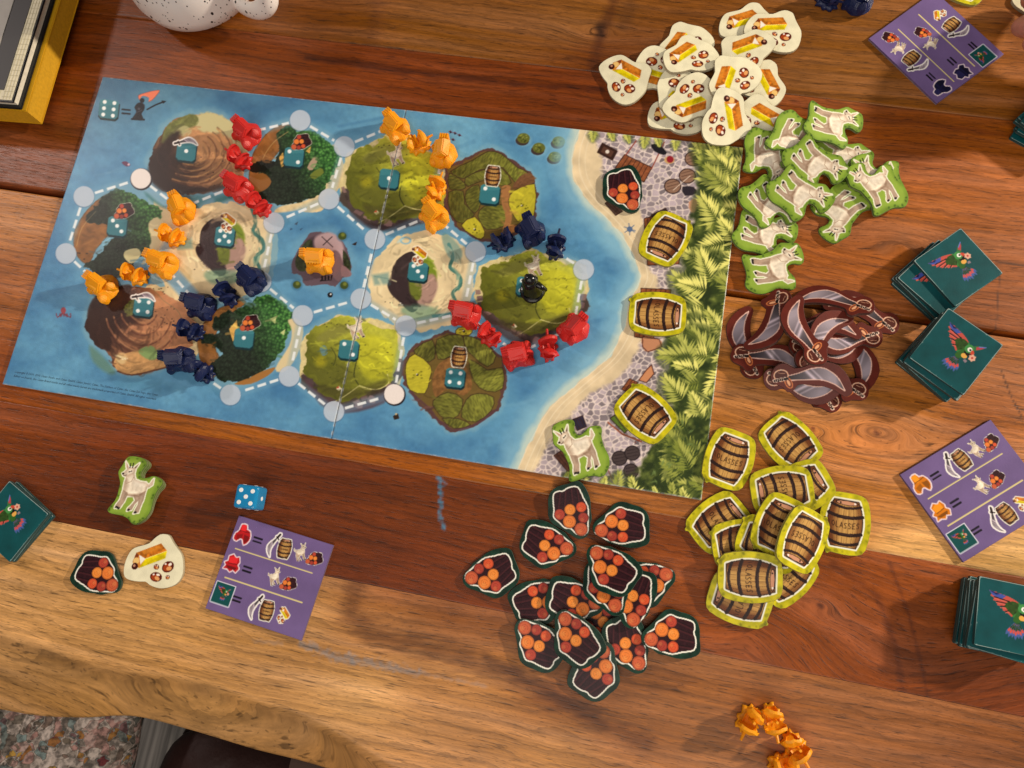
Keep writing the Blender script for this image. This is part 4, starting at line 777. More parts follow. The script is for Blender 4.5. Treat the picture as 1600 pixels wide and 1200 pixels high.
# ================================================================= SETTING: floor and table
GU = (at(1600, 525) - at(0, 288)).normalized(); GV = Vector((-GU.y, GU.x, 0)); GO = at(0, 288)
def wood_mat():
    M = bpy.data.materials.new('oiled_acacia_wood'); M.use_nodes = True; nt = M.node_tree; N = nt.nodes.new; Lk = nt.links.new; b = nt.nodes['Principled BSDF']
    col = N('ShaderNodeAttribute'); col.attribute_name = 'Col'; g = N('ShaderNodeAttribute'); g.attribute_name = 'Grain'
    def noise(sx, sy, det, rough=.6):
        mp = N('ShaderNodeMapping'); mp.inputs['Scale'].default_value = (sx, sy, 1); Lk(g.outputs['Vector'], mp.inputs['Vector'])
        n = N('ShaderNodeTexNoise'); n.inputs['Scale'].default_value = 1.0; n.inputs['Detail'].default_value = det; n.inputs['Roughness'].default_value = rough; Lk(mp.outputs[0], n.inputs['Vector']); return n.outputs['Fac']
    def rng(x, a, b2, c, d):
        m_ = N('ShaderNodeMapRange'); m_.inputs[1].default_value = a; m_.inputs[2].default_value = b2; m_.inputs[3].default_value = c; m_.inputs[4].default_value = d; Lk(x, m_.inputs[0]); return m_.outputs[0]
    def mul(x, y):
        m_ = N('ShaderNodeMath'); m_.operation = 'MULTIPLY'; Lk(x, m_.inputs[0]); Lk(y, m_.inputs[1]); return m_.outputs[0]
    fib = noise(14, 330, 6, .65); band = noise(2.6, 60, 5, .6); pores = noise(70, 900, 2, .5); fine = noise(110, 1300, 4, .7); blot = noise(14, 30, 4)
    v = mul(mul(rng(fib, .32, .68, .66, 1.26), rng(band, .3, .7, .74, 1.24)), mul(rng(pores, .31, .41, .42, 1.0), rng(fine, .3, .7, .80, 1.18)))
    v = mul(v, rng(blot, .3, .7, .88, 1.1))
    mw = N('ShaderNodeMapping'); mw.inputs['Scale'].default_value = (.55, 1, 1); Lk(g.outputs['Vector'], mw.inputs['Vector'])      # growth rings
    wv = N('ShaderNodeTexWave'); wv.bands_direction = 'Y'; wv.wave_profile = 'SAW'; wv.inputs['Scale'].default_value = 34; wv.inputs['Distortion'].default_value = 5; wv.inputs['Detail'].default_value = 4; wv.inputs['Detail Scale'].default_value = 1.6; Lk(mw.outputs[0], wv.inputs['Vector'])
    v = mul(v, rng(wv.outputs['Fac'], .72, 1.0, 1.03, .72))
    fl2 = noise(260, 1500, 1, .5); v = mul(v, rng(fl2, .27, .36, .55, 1.0))
    mx = N('ShaderNodeMix'); mx.data_type = 'RGBA'; mx.blend_type = 'MULTIPLY'; mx.inputs[0].default_value = 1; Lk(col.outputs['Color'], mx.inputs[6]); Lk(v, mx.inputs[7])
    hs = N('ShaderNodeHueSaturation'); Lk(mx.outputs[2], hs.inputs['Color']); Lk(rng(band, .3, .7, 1.12, .96), hs.inputs['Saturation']); Lk(hs.outputs[0], b.inputs['Base Color'])
    Lk(rng(fine, .3, .7, .34, .5), b.inputs['Roughness']); b.inputs['Specular IOR Level'].default_value = .4
    hm = N('ShaderNodeMath'); hm.operation = 'ADD'; Lk(rng(pores, .3, .45, 0, 1), hm.inputs[0]); Lk(mul(fib, fine), hm.inputs[1])
    bp = N('ShaderNodeBump'); bp.inputs['Strength'].default_value = .28; bp.inputs['Distance'].default_value = .0003; Lk(hm.outputs[0], bp.inputs['Height']); Lk(bp.outputs['Normal'], b.inputs['Normal'])
    return M
M_WOOD = wood_mat()
KNOTS = [(1370, 675, .022, 1.0), (937, 48, .010, 1.0), (1282, 947, .009, .9), (1405, 385, .020, .5), (1270, 672, .006, .6)]
def idw(anchors, X, Y):
    a = np.array([q[:2] for q in anchors], float); c = lin(np.array([q[2] for q in anchors], float) / 255.0)
    W = np.zeros(X.shape); S = np.zeros(X.shape + (3,))
    for (ax, ay), cc in zip(a, c):
        wt = 1.0 / (((X - ax) / 1.7) ** 2 + (Y - ay) ** 2 + 900.0) ** 1.4; W += wt; S += wt[..., None] * cc
    return S / W[..., None]
def grain_attr(me, P, off):
    u = (P[..., 0] - GO.x) * GU.x + (P[..., 1] - GO.y) * GU.y; v = (P[..., 0] - GO.x) * GV.x + (P[..., 1] - GO.y) * GV.y - P[..., 2] * .8
    vv = v + .020 * (fbm(u * 3.2 + 20 + off, v * 5 + 20, 501, 3) - .5) + .004 * (fbm(u * 14 + 20, v * 20 + 20 + off, 503, 2) - .5)
    for kx, ky, kr, st in KNOTS:
        k = at(kx, ky); ku = (k.x - GO.x) * GU.x + (k.y - GO.y) * GU.y; kv = (k.x - GO.x) * GV.x + (k.y - GO.y) * GV.y
        rho = np.hypot((u - ku) * .42, v - kv); wgt = np.exp(-(rho / kr) ** 2) * st; vv = vv * (1 - wgt) + (kv + rho) * wgt
    # cathedral arch on the dark board at the right
    k = at(1245, 1010); ku = (k.x - GO.x) * GU.x + (k.y - GO.y) * GU.y; kv = (k.x - GO.x) * GV.x + (k.y - GO.y) * GV.y
    a = np.exp(-((u - ku - .02) / .085) ** 2 - ((v - kv) / .06) ** 2) * (.5 if off == 4.9 else 0); vv = vv * (1 - a) + (kv + np.hypot((u - ku + .03) * .75, (v - kv) * .85)) * a
    g = np.stack([u + off * 3.1, vv + off * .37, np.zeros_like(u)], -1).reshape(-1, 3).astype(np.float32)
    at_ = me.attributes.new('Grain', 'FLOAT_VECTOR', 'POINT'); at_.data.foreach_set('vector', g.ravel())
PL = {  # board tones; lamp falloff to the right and left sheen partly painted in
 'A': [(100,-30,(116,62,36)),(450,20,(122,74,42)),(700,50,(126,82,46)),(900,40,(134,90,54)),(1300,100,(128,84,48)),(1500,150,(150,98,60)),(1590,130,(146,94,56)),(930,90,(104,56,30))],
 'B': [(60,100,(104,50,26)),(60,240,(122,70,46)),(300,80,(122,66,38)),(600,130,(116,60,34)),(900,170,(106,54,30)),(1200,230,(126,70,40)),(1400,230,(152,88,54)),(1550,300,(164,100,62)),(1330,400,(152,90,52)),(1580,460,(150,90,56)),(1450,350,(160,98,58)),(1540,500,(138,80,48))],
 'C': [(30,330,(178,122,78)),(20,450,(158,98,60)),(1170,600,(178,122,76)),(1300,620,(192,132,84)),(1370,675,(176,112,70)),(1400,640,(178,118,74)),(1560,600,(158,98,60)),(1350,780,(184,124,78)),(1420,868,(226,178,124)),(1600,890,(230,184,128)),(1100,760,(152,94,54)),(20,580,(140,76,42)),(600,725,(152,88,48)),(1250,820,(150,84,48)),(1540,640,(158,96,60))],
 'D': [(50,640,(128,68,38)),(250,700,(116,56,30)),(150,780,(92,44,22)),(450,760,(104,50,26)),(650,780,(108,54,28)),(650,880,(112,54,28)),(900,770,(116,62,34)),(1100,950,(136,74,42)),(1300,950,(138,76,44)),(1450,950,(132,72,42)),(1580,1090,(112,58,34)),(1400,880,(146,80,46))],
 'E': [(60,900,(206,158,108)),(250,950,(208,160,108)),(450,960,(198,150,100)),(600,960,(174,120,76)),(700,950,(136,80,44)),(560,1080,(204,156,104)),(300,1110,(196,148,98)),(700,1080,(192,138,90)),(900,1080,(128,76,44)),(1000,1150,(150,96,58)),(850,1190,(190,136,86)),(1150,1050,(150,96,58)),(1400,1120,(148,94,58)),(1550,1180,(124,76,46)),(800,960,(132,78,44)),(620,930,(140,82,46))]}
def seam(y0, y1): return lambda x: y0 + (y1 - y0) * x / 1600.0
S0 = seam(4, 190); S1 = seam(290, 526); S2 = seam(626, 902); S3 = seam(797, 1120)
def dist_line(X, Y, pts):
    d = np.full(X.shape, 1e9); p = np.asarray(pts, float)
    for a, b in zip(p, p[1:]):
        e = b - a; t = np.clip(((X - a[0]) * e[0] + (Y - a[1]) * e[1]) / (e @ e), 0, 1); d = np.minimum(d, np.hypot(X - a[0] - t * e[0], Y - a[1] - t * e[1]))
    return d
STREAK = {
 'A': [([(960,0),(945,40),(932,80),(925,115)], 9, (70,34,20), .6),([(937,46),(938,52)], 8, (36,20,14), .9),([(985,0),(975,40)], 10, (84,52,30), .5),([(400,52),(600,86),(800,112),(935,118)], 3, (52,26,16), .8),([(590,0),(580,60)], 14, (96,54,30), .4)],
 'B': [([(480,90),(640,112),(820,132),(940,140)], 5, (58,26,16), .7),([(40,190),(180,215),(320,232)], 4, (70,34,22), .4),([(1556,408),(1600,415)], 1.6, (50,26,16), .8),([(1562,425),(1556,520)], 1.2, (60,32,20), .8),([(1240,160),(1330,185),(1420,190),(1600,215)], 4, (112,58,34), .6),([(1380,390),(1410,372),(1440,400)], 12, (116,74,46), .4),([(560,60),(700,100)], 8, (90,46,26), .3)],
 'C': [([(1368,674),(1371,677)], 4, (96,52,34), .9),([(1430,628),(1500,640),(1600,655)], 1.2, (58,32,20), .8),([(1563,575),(1580,620),(1597,652)], 1.2, (58,32,20), .8),([(1270,669),(1271,672)], 2.5, (120,60,40), .9),([(1500,600),(1505,612)], 7, (60,44,38), .4)],
 'D': [([(1390,880),(1420,960),(1440,1040),(1452,1100)], 3, (84,40,24), .55),([(1300,880),(1370,930),(1400,1010),(1410,1080)], 5, (92,44,26), .5),([(1280,945),(1284,948)], 4, (70,34,24), .8),([(700,760),(900,790)], 10, (92,44,24), .3)],
 'E': [([(560,915),(545,960),(580,990),(700,1020),(800,1060),(900,1110),(1010,1160)], 17, (92,50,26), .6),([(760,1030),(840,1070),(940,1130)], 10, (66,34,18), .65),([(0,1003),(80,1026),(170,1056),(300,1072),(400,1106),(480,1132),(560,1176)], 8, (140,96,56), .3),([(640,905),(760,925)], 3, (84,44,24), .4),([(830,1010),(960,1040),(1060,1060)], 22, (116,68,38), .4)]}
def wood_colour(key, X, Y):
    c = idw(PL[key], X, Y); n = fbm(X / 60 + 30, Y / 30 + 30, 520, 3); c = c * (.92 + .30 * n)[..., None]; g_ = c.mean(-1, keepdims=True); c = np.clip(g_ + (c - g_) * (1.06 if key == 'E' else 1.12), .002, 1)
    for pts, wd, col, al in STREAK[key]:
        d = dist_line(X, Y, pts) + (fbm(X / 26 + 40, Y / 7 + 40, 521, 3) - .5) * wd * 1.6
        a = (np.clip(1.15 - d / (wd * 1.3), 0, 1) * al)[..., None]; c = c * (1 - a) + lin(np.array(col) / 255.) * a
    if key in 'BCD' and True:
        pass
    if key in ('D', 'E'):   # smears of dried blue-grey paint
        for pts, wd, al in (([(684,722),(686,745),(689,775),(686,800),(694,828)], 4.2, .9), ([(688,750),(690,790)], 5, .8), ([(693,752),(698,756)], 3, .6)) if key == 'D' else (([(470,1005),(520,1025),(560,1032),(620,1044),(650,1050)], 9, .6), ([(548,1020),(552,1034)], 5, .5), ([(400,1002),(440,1006)], 5, .25), ([(650,1050),(760,1072)], 4, .3)):
            d = dist_line(X, Y, pts) + (fbm(X / 5 + 40, Y / 5 + 40, 523, 3) - .5) * wd * 2.2
            a = (np.clip(1.0 - d / wd, 0, 1) * al)[..., None]; c = c * (1 - a) + lin(np.array((84, 124, 150) if key == 'D' else (150, 148, 150)) / 255.) * a
    return c
table = empty('wooden_table', (0, 0, 0)); tag(table, 'thick brown wooden table of wide oiled boards with a wavy natural front edge', 'table')
XS = np.linspace(-420, 2020, 800)
def plank(key, top, bot, ny, off, gt=0.0, gb=0.0):
    t = np.linspace(1, 0, ny)[:, None]; X = np.repeat(XS[None], ny, 0); Yt = top(XS) + gt; Yb = bot(XS) - gb
    Y = Yt[None] * (1 - t) + Yb[None] * t
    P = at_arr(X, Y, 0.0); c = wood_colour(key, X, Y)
    # rounded arrises and thickness: extra rows drop away at both long edges
    def drop(row, k, sgn):
        a = P[row].copy(); a[:, 0] += GV.x * k * sgn; a[:, 1] += GV.y * k * sgn; return a
    r0 = drop(0, .0006, -1); r0[:, 2] = -.0007; r1 = drop(0, .0008, -1); r1[:, 2] = -.045
    q0 = drop(-1, .0006, 1); q0[:, 2] = -.0007; q1 = drop(-1, .0008, 1); q1[:, 2] = -.045
    PP = np.concatenate([r1[None], r0[None], P, q0[None], q1[None]], 0); CC = np.concatenate([c[:1] * .6, c[:1], c, c[-1:], c[-1:] * .6], 0)  # side walls darkened: shade of the gaps put into the wood colour
    me = grid_mesh('board_' + key, PP, M_WOOD, CC); me.shade_smooth() if False else None
    grain_attr(me, PP, off); o = link('table_board', me, table); return o
plank('A', lambda x: x * 0 - 330.0 + .1 * x, S0, 80, 1.3, 0, 1.0)
plank('B', S0, S1, 120, 2.1, 1.0, 5.5)
plank('C', S1, S2, 140, 3.7, 6.0, .6)
plank('D', S2, S3, 110, 4.9, .6, .4)
# front board with the natural edge: top rim and lower rim taken as curves
RIM = smooth([(-420,1000),(-200,985),(-60,992),(0,1001),(80,1026),(170,1056),(300,1072),(400,1106),(480,1132),(560,1178),(640,1225),(760,1270),(900,1300),(1100,1330),(1400,1350),(1700,1380),(2020,1400)], 8, False)
LOW = smooth([(-420,1110),(-200,1095),(-60,1100),(0,1108),(60,1118),(130,1121),(210,1119),(300,1141),(400,1171),(480,1191),(560,1218),(640,1258),(760,1300),(900,1330),(1100,1360),(1400,1380),(1700,1410),(2020,1430)], 8, False)
yr = np.interp(XS, RIM[:, 0], RIM[:, 1]); yl = np.interp(XS, LOW[:, 0], LOW[:, 1])
rows = []; cols = []; ny = 130
for t in np.linspace(0, 1, ny):
    Y = (S3(XS) + .4) * (1 - t) + yr * t; z = -.0045 * max(0, (t - .93) / .07) ** 2
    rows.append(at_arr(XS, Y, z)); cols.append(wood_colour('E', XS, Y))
zr = -.0045; zl = -.042
for k, t in enumerate(np.linspace(.06, 1, 22)):
    z = zr + (zl - zr) * t ** .9; Y = yr * (1 - t) + yl * t
    rows.append(at_arr(XS, Y, z)); cols.append(wood_colour('E', XS, Y))
for k in (1, 2):
    p = rows[-1].copy(); p[:, 1] += .012; p[:, 2] = -.042 - .010 * k; rows.append(p); cols.append(cols[-1])
PP = np.array(rows)[::-1]; CC = np.array(cols)[::-1]
me = grid_mesh('board_E', PP, M_WOOD, CC); grain_attr(me, PP, 6.2); me.shade_smooth(); link('table_board', me, table)
# battens under the boards close the gaps from below
M_BAT = mat('dark_batten', L3(60, 36, 24), .7)
for x in (-.55, .05, .65): bm = bmesh.new(); bbox_bm(bm, Vector((x, .02, -.061)), (.09, .9, .03)); link('under_batten', bm_mesh('under_batten', bm, M_BAT), table)

# floor far below, seen past the front edge
M_FLOOR = bpy.data.materials.new('grey_floor_boards'); M_FLOOR.use_nodes = True
nt = M_FLOOR.node_tree; tc = nt.nodes.new('ShaderNodeTexCoord'); mp = nt.nodes.new('ShaderNodeMapping'); mp.inputs['Scale'].default_value = (90, 4, 1); mp.inputs['Rotation'].default_value = (0, 0, R(-8)); nz = nt.nodes.new('ShaderNodeTexNoise'); nz.inputs['Scale'].default_value = 1.0; nz.inputs['Detail'].default_value = 6
cr = nt.nodes.new('ShaderNodeValToRGB'); cr.color_ramp.elements[0].position = .35; cr.color_ramp.elements[0].color = L3(58, 54, 51); cr.color_ramp.elements[1].position = .65; cr.color_ramp.elements[1].color = L3(128, 122, 116)
nt.links.new(tc.outputs['Object'], mp.inputs[0]); nt.links.new(mp.outputs[0], nz.inputs['Vector']); nt.links.new(nz.outputs['Fac'], cr.inputs[0]); nt.links.new(cr.outputs[0], nt.nodes['Principled BSDF'].inputs['Base Color']); nt.nodes['Principled BSDF'].inputs['Roughness'].default_value = .6
FZ = -.72
fl = empty('floor', (0, 0, FZ)); tag(fl, None, None, kind='structure')
fm = None
for k in range(16):
    bm = bmesh.new(); bbox_bm(bm, Vector((0, 0, -.01)), (.157, 5.0, .02), bev=.0015); 
    if fm is None: fm = bm_mesh('floor_board', bm, M_FLOOR)
    else: bm.free()
    o = link('floor_board', fm, fl); o.location = (-1.5 + .16 * k, -.2 + .13 * (k % 3), 0); o.rotation_euler = (0, 0, 0)
# floral cushion on a low stool, bottom left
def floral_mat():
    M = bpy.data.materials.new('floral_fabric'); M.use_nodes = True; nt = M.node_tree; N = nt.nodes.new; Lk = nt.links.new; b = nt.nodes['Principled BSDF']; b.inputs['Roughness'].default_value = .85
    tc = N('ShaderNodeTexCoord'); nz = N('ShaderNodeTexNoise'); nz.inputs['Scale'].default_value = 60; nz.inputs['Detail'].default_value = 4; Lk(tc.outputs['Object'], nz.inputs['Vector'])
    mixv = N('ShaderNodeMix'); mixv.data_type = 'RGBA'; mixv.inputs[0].default_value = .02; Lk(tc.outputs['Object'], mixv.inputs[6]); Lk(nz.outputs['Color'], mixv.inputs[7])
    v = N('ShaderNodeTexVoronoi'); v.feature = 'SMOOTH_F1'; v.inputs['Smoothness'].default_value = .35; v.inputs['Scale'].default_value = 120; Lk(mixv.outputs[2], v.inputs['Vector'])
    cr = N('ShaderNodeValToRGB'); E = cr.color_ramp.elements; E[0].position = 0; E[0].color = L3(182, 164, 152); E[1].position = .22; E[1].color = L3(176, 132, 122)
    for p, c in ((.36, (104, 92, 78)), (.52, (196, 180, 168)), (.72, (92, 80, 68)), (.84, (130, 146, 142)), (.91, (116, 36, 40)), (.96, (180, 140, 60))): e = E.new(p); e.color = L3(*c)
    sp = N('ShaderNodeSeparateColor'); Lk(v.outputs['Color'], sp.inputs[0]); Lk(sp.outputs[0], cr.inputs[0])
    n2 = N('ShaderNodeTexNoise'); n2.inputs['Scale'].default_value = 210; n2.inputs['Detail'].default_value = 3; Lk(tc.outputs['Object'], n2.inputs['Vector'])
    mr = N('ShaderNodeMapRange'); mr.inputs[1].default_value = .38; mr.inputs[2].default_value = .6; mr.inputs[3].default_value = .45; mr.inputs[4].default_value = 1.25; Lk(n2.outputs['Fac'], mr.inputs[0])
    mx = N('ShaderNodeMix'); mx.data_type = 'RGBA'; mx.blend_type = 'MULTIPLY'; mx.inputs[0].default_value = 1; Lk(cr.outputs[0], mx.inputs[6]); Lk(mr.outputs[0], mx.inputs[7]); Lk(mx.outputs[2], b.inputs['Base Color']); return M
def pillow(name, c, sx, sy, sz, m, seed, n=28):
    r = RNG(seed); bm = bmesh.new(); bmesh.ops.create_uvsphere(bm, u_segments=40, v_segments=20, radius=1.0)
    for v in bm.verts:
        p = v.co; k = 3.2; f = (abs(p.x) ** k + abs(p.y) ** k) ** (1 / k) / max(1e-6, math.hypot(p.x, p.y)) if math.hypot(p.x, p.y) > 1e-4 else 1
        nn = float(fbm(np.array([p.x * 2 + 20]), np.array([p.y * 2 + 20]), seed, 3)[0]) - .5
        v.co = Vector((p.x / max(f, .5) * sx, p.y / max(f, .5) * sy, (p.z * (1 + nn * .8)) * sz))
    return bm_mesh(name, bm, m, True)
def stool(name, c, sx, sy, sz, m, label, cat, seed):
    t = empty(name, (c.x, c.y, FZ)); tag(t, label, cat)
    cu = link('seat_cushion', pillow('seat_cushion', c, sx, sy, sz, m, seed), t); cu.location = (0, 0, c.z - FZ - sz)
    lm = None
    for a in (-1, 1):
        for b in (-1, 1):
            bm = bmesh.new(); h = c.z - FZ - 1.6 * sz; loft(bm, [[(.014 * k * math.cos(q), .014 * k * math.sin(q), z) for q in np.linspace(0, 2 * math.pi, 8, endpoint=False)] for z, k in ((0, .7), (h, 1.3))])
            lm = bm_mesh('leg', bm, mat('stool_leg', L3(50, 34, 24), .5)); o = link('leg', lm, t); o.location = (a * sx * .72, b * sy * .72, 0)
    return t
M_FLORAL = floral_mat()
c = at(60, 1240, -.25); stool('upholstered_stool', Vector((c.x - .11, c.y, -.25)), .17, .15, .05, M_FLORAL, 'stool cushion in faded floral fabric below the front edge of the table', 'stool', 5)
c = at(332, 1276, -.33); stool('leather_stool', Vector((c.x, c.y, -.33)), .085, .075, .035, mat('brown_leather', L3(48, 24, 20), .55, bump=(120, .4, .002)), 'round dark brown leather stool on the grey floor boards', 'stool', 6)
# ================================================================= THE GAME BOARD
bc = board_canvas()
HX, HY = .25, .25 / 1.972
FOLD = float((at(633, 172, BT).x + at(520, 684, BT).x) / 2)
board = empty('game_board', (0, 0, 0)); tag(board, 'long folding game board printed with islands in a blue sea and a jungle market', 'game board')
def board_panel(x0, x1):
    dx = .000515; xs = np.linspace(x0, x1, int((x1 - x0) / dx) + 1); ys = np.linspace(-HY, HY, int(2 * HY / dx) + 1)
    X, Y = np.meshgrid(xs, ys); e = np.minimum(np.minimum(X - x0, x1 - X), np.minimum(Y + HY, HY - Y)); Z = BT - .00035 * np.clip(1 - e / .0007, 0, 1) ** 2 + .0005 * np.exp(-np.abs(X - FOLD) / .03)
    P = np.stack([X, Y, Z], -1); px, py = to_px(np.stack([X, Y, np.full_like(X, BT)], -1)); c = ink(bc.sample(px, py))
    wear = np.clip(1 - e / .0009, 0, 1) * np.clip(fbm(X * 400 + 300, Y * 400 + 300, 77, 3) * 2.2 - .75, 0, 1); c = c * (1 - wear[..., None]) + .55 * wear[..., None]
    link('printed_panel', grid_mesh('printed_panel', P, M_BOARD, c), board)
    v = [(x0, -HY, .0001), (x1, -HY, .0001), (x1, HY, .0001), (x0, HY, .0001)] + [(x0, -HY, BT - .00036), (x1, -HY, BT - .00036), (x1, HY, BT - .00036), (x0, HY, BT - .00036)]
    link('board_core', mesh('board_core', v, [(0, 3, 2, 1), (0, 1, 5, 4), (1, 2, 6, 5), (2, 3, 7, 6), (3, 0, 4, 7)], M_BEDGE), board)
board_panel(-HX, FOLD - .0002); board_panel(FOLD + .0002, HX)
hm = bmesh.new(); bbox_bm(hm, Vector((FOLD, 0, BT - .0003)), (.0012, 2 * HY - .001, .0006)); link('fold_hinge', bm_mesh('fold_hinge', hm, mat('hinge_paper', L3(104, 116, 122), .7)), board)
def text_mesh(body, size):
    cu = bpy.data.curves.new('text', 'FONT'); cu.body = body; cu.size = size; cu.resolution_u = 1; cu.shear = .2
    o = bpy.data.objects.new('text', cu); COL.objects.link(o); dg = bpy.context.evaluated_depsgraph_get(); me = bpy.data.meshes.new_from_object(o.evaluated_get(dg)); bpy.data.objects.remove(o); return me
M_INK = mat('black_ink', L3(26, 34, 50), .5)
for k, (s, x, y) in enumerate((('Copyright \u00a9 2010, 2016 Catan Studio and Catan GmbH. Catan: Junior, Catan, The Settlers of Catan, the Catan Sun logo, the Catan', 22, 582), ('Editor on boards, the Catan Brand marks and all other marks herein are trademark properties of Catan GmbH. All rights reserved.', 21, 588.5))):
    me = text_mesh(s, .0023); me.materials.clear(); me.materials.append(M_INK); xs = [v.co.x for v in me.vertices]; wd = max(xs)
    o = link('printed_text', me, board); o.location = at(x, y, BT + .00005); tgt = .1125 if k == 0 else .1115; o.scale = (tgt / wd, 1, 1)

# ================================================================= CARD TOKENS, TILES AND COST CARDS
HF_X0, HF_Y0, HF_D = -.55, -.45, .001
HF = np.zeros((900, 1300)); 
i0 = int((-HX - HF_X0) / HF_D); i1 = int((HX - HF_X0) / HF_D); j0 = int((-HY - HF_Y0) / HF_D); j1 = int((HY - HF_Y0) / HF_D); HF[j0:j1 + 1, i0:i1 + 1] = BT
def in_poly(p, X, Y):
    ins = np.zeros(X.shape, bool)
    for a, b in zip(p, np.roll(p, -1, 0)):
        if a[1] != b[1]: ins ^= ((a[1] > Y) != (b[1] > Y)) & (X < (b[0] - a[0]) * (Y - a[1]) / (b[1] - a[1]) + a[0])
    return ins
def rest(poly, cx, cy, th):
    """lay a flat card of outline poly (world xy) on what is already there; returns (a, b, c): z = c + a dx + b dy of its underside"""
    lo = poly.min(0) - .002; hi = poly.max(0) + .002
    i0 = int((lo[0] - HF_X0) / HF_D); i1 = int((hi[0] - HF_X0) / HF_D) + 1; j0 = int((lo[1] - HF_Y0) / HF_D); j1 = int((hi[1] - HF_Y0) / HF_D) + 1
    i0, j0 = max(i0, 0), max(j0, 0); i1, j1 = min(i1, HF.shape[1]), min(j1, HF.shape[0])
    X, Y = np.meshgrid(HF_X0 + np.arange(i0, i1) * HF_D, HF_Y0 + np.arange(j0, j1) * HF_D)
    ins = in_poly(cx_scale(poly, cx, cy, 1.015), X, Y)
    if not ins.any(): return 0., 0., 0.0002
    dx = X[ins] - cx; dy = Y[ins] - cy; h = HF[j0:j1, i0:i1][ins]
    best = (0., 0.); span = .30
    for lev in range(6):
        g = np.linspace(-span, span, 11); A = best[0] + g; B = best[1] + g
        val = (h[None, None] - A[:, None, None] * dx - B[None, :, None] * dy).max(-1) + 1e-5 * (np.abs(A)[:, None] + np.abs(B)[None, :])
        k = np.unravel_index(val.argmin(), val.shape); best = (A[k[0]], B[k[1]]); span *= .28
    a, b = best; c = (h - a * dx - b * dy).max() + .0001
    top = c + a * (X - cx) + b * (Y - cy) + th
    sub = HF[j0:j1, i0:i1]; sub[ins] = np.maximum(sub, top)[ins]
    return a, b, c
def cx_scale(p, cx, cy, k): return (p - [cx, cy]) * k + [cx, cy]
def lay(px, py, rot, out, th, scale=1.0):
    """out: outline in local metres (y up). returns world matrix of the card's underside centre"""
    z = 0.001
    global HF
    save = HF.copy()
    for it in range(2):
        HF[:] = save
        p = at(px, py, z + th); wa = wang(px, py, rot); c, s = math.cos(wa) * scale, math.sin(wa) * scale
        poly = out @ np.array([[c, s], [-s, c]]) + [p.x, p.y]
        a, b, cc = rest(poly, p.x, p.y, th); z = cc
    n = Vector((-a, -b, 1)).normalized(); q = Vector((0, 0, 1)).rotation_difference(n)
    return Matrix.Translation((p.x, p.y, cc)) @ q.to_matrix().to_4x4() @ Matrix.Rotation(wa, 4, 'Z') @ Matrix.Scale(scale, 4)

def card_meshes(name, out, cv, k, th, ecol, mirror=False, step=.9, bev=.00022, shift=(0, 0, 0)):
    """out: outline (canvas units, y down); k: metres per unit. Returns (body mesh, face mesh, local outline)"""
    o = np.asarray(out, float).copy(); sx = -1 if mirror else 1
    loc = np.stack([o[:, 0] * sx * k, -o[:, 1] * k], 1)
    area = .5 * np.sum(loc[:, 0] * np.roll(loc[:, 1], -1) - np.roll(loc[:, 0], -1) * loc[:, 1])
    if area < 0: loc = loc[::-1].copy()
    n = len(loc); t = np.roll(loc, -1, 0) - np.roll(loc, 1, 0); t /= np.linalg.norm(t, axis=1)[:, None] + 1e-12; nrm = np.stack([t[:, 1], -t[:, 0]], 1)
    ins = loc - nrm * bev
    lo = ins.min(0); hi = ins.max(0); st = step * k
    gx, gy = np.meshgrid(np.arange(lo[0], hi[0], st), np.arange(lo[1], hi[1], st)); gx = gx + (np.arange(gx.shape[0]) % 2)[:, None] * st * .5
    pin = in_poly(cx_scale(ins, *ins.mean(0), .985), gx, gy); gp = np.stack([gx[pin], gy[pin]], 1)
    pts = [Vector((float(a), float(b))) for a, b in np.vstack([ins, gp])]
    res = geometry.delaunay_2d_cdt(pts, [(i, (i + 1) % n) for i in range(n)], [], 1, 1e-7)
    vv = np.array([(p.x, p.y) for p in res[0]]); faces = [tuple(f) for f in res[2]]
    me = mesh(name + '_face', [(a, b, th) for a, b in vv], faces, M_FACE)
    if me.polygons and me.polygons[0].normal.z < 0: me.flip_normals()
    qx, qy = vv[:, 0] / k * sx, -vv[:, 1] / k; ca, sa = math.cos(R(shift[2])), math.sin(R(shift[2])); c = cv.sample(qx * ca - qy * sa + shift[0], qx * sa + qy * ca + shift[1])
    setcol(me, ink(c))
    V = [(a, b, 0) for a, b in loc] + [(a, b, th - bev) for a, b in loc] + [(a, b, th - bev * .35) for a, b in loc - nrm * bev * .35] + [(a, b, th) for a, b in ins]
    F = [tuple(range(n))[::-1]]
    for r in range(3): F += [(r * n + i, r * n + (i + 1) % n, (r + 1) * n + (i + 1) % n, (r + 1) * n + i) for i in range(n)]
    be = mesh(name + '_body', V, F, M_EDGE[ecol])
    return be, me, loc
M_EDGE = {'goat': edge_mat('green_card_edge', (88, 112, 44)), 'log': edge_mat('dark_green_card_edge', (36, 58, 48), .2), 'barrel': edge_mat('yellow_card_edge', (150, 140, 52)), 'gold': edge_mat('cream_card_edge', (172, 160, 132)), 'sword': edge_mat('brown_card_edge', (74, 34, 28), .2), 'tile': edge_mat('teal_card_edge', (24, 62, 64), .12), 'card': edge_mat('purple_card_edge', (96, 74, 116))}
TH = .0021
KINDS = {}
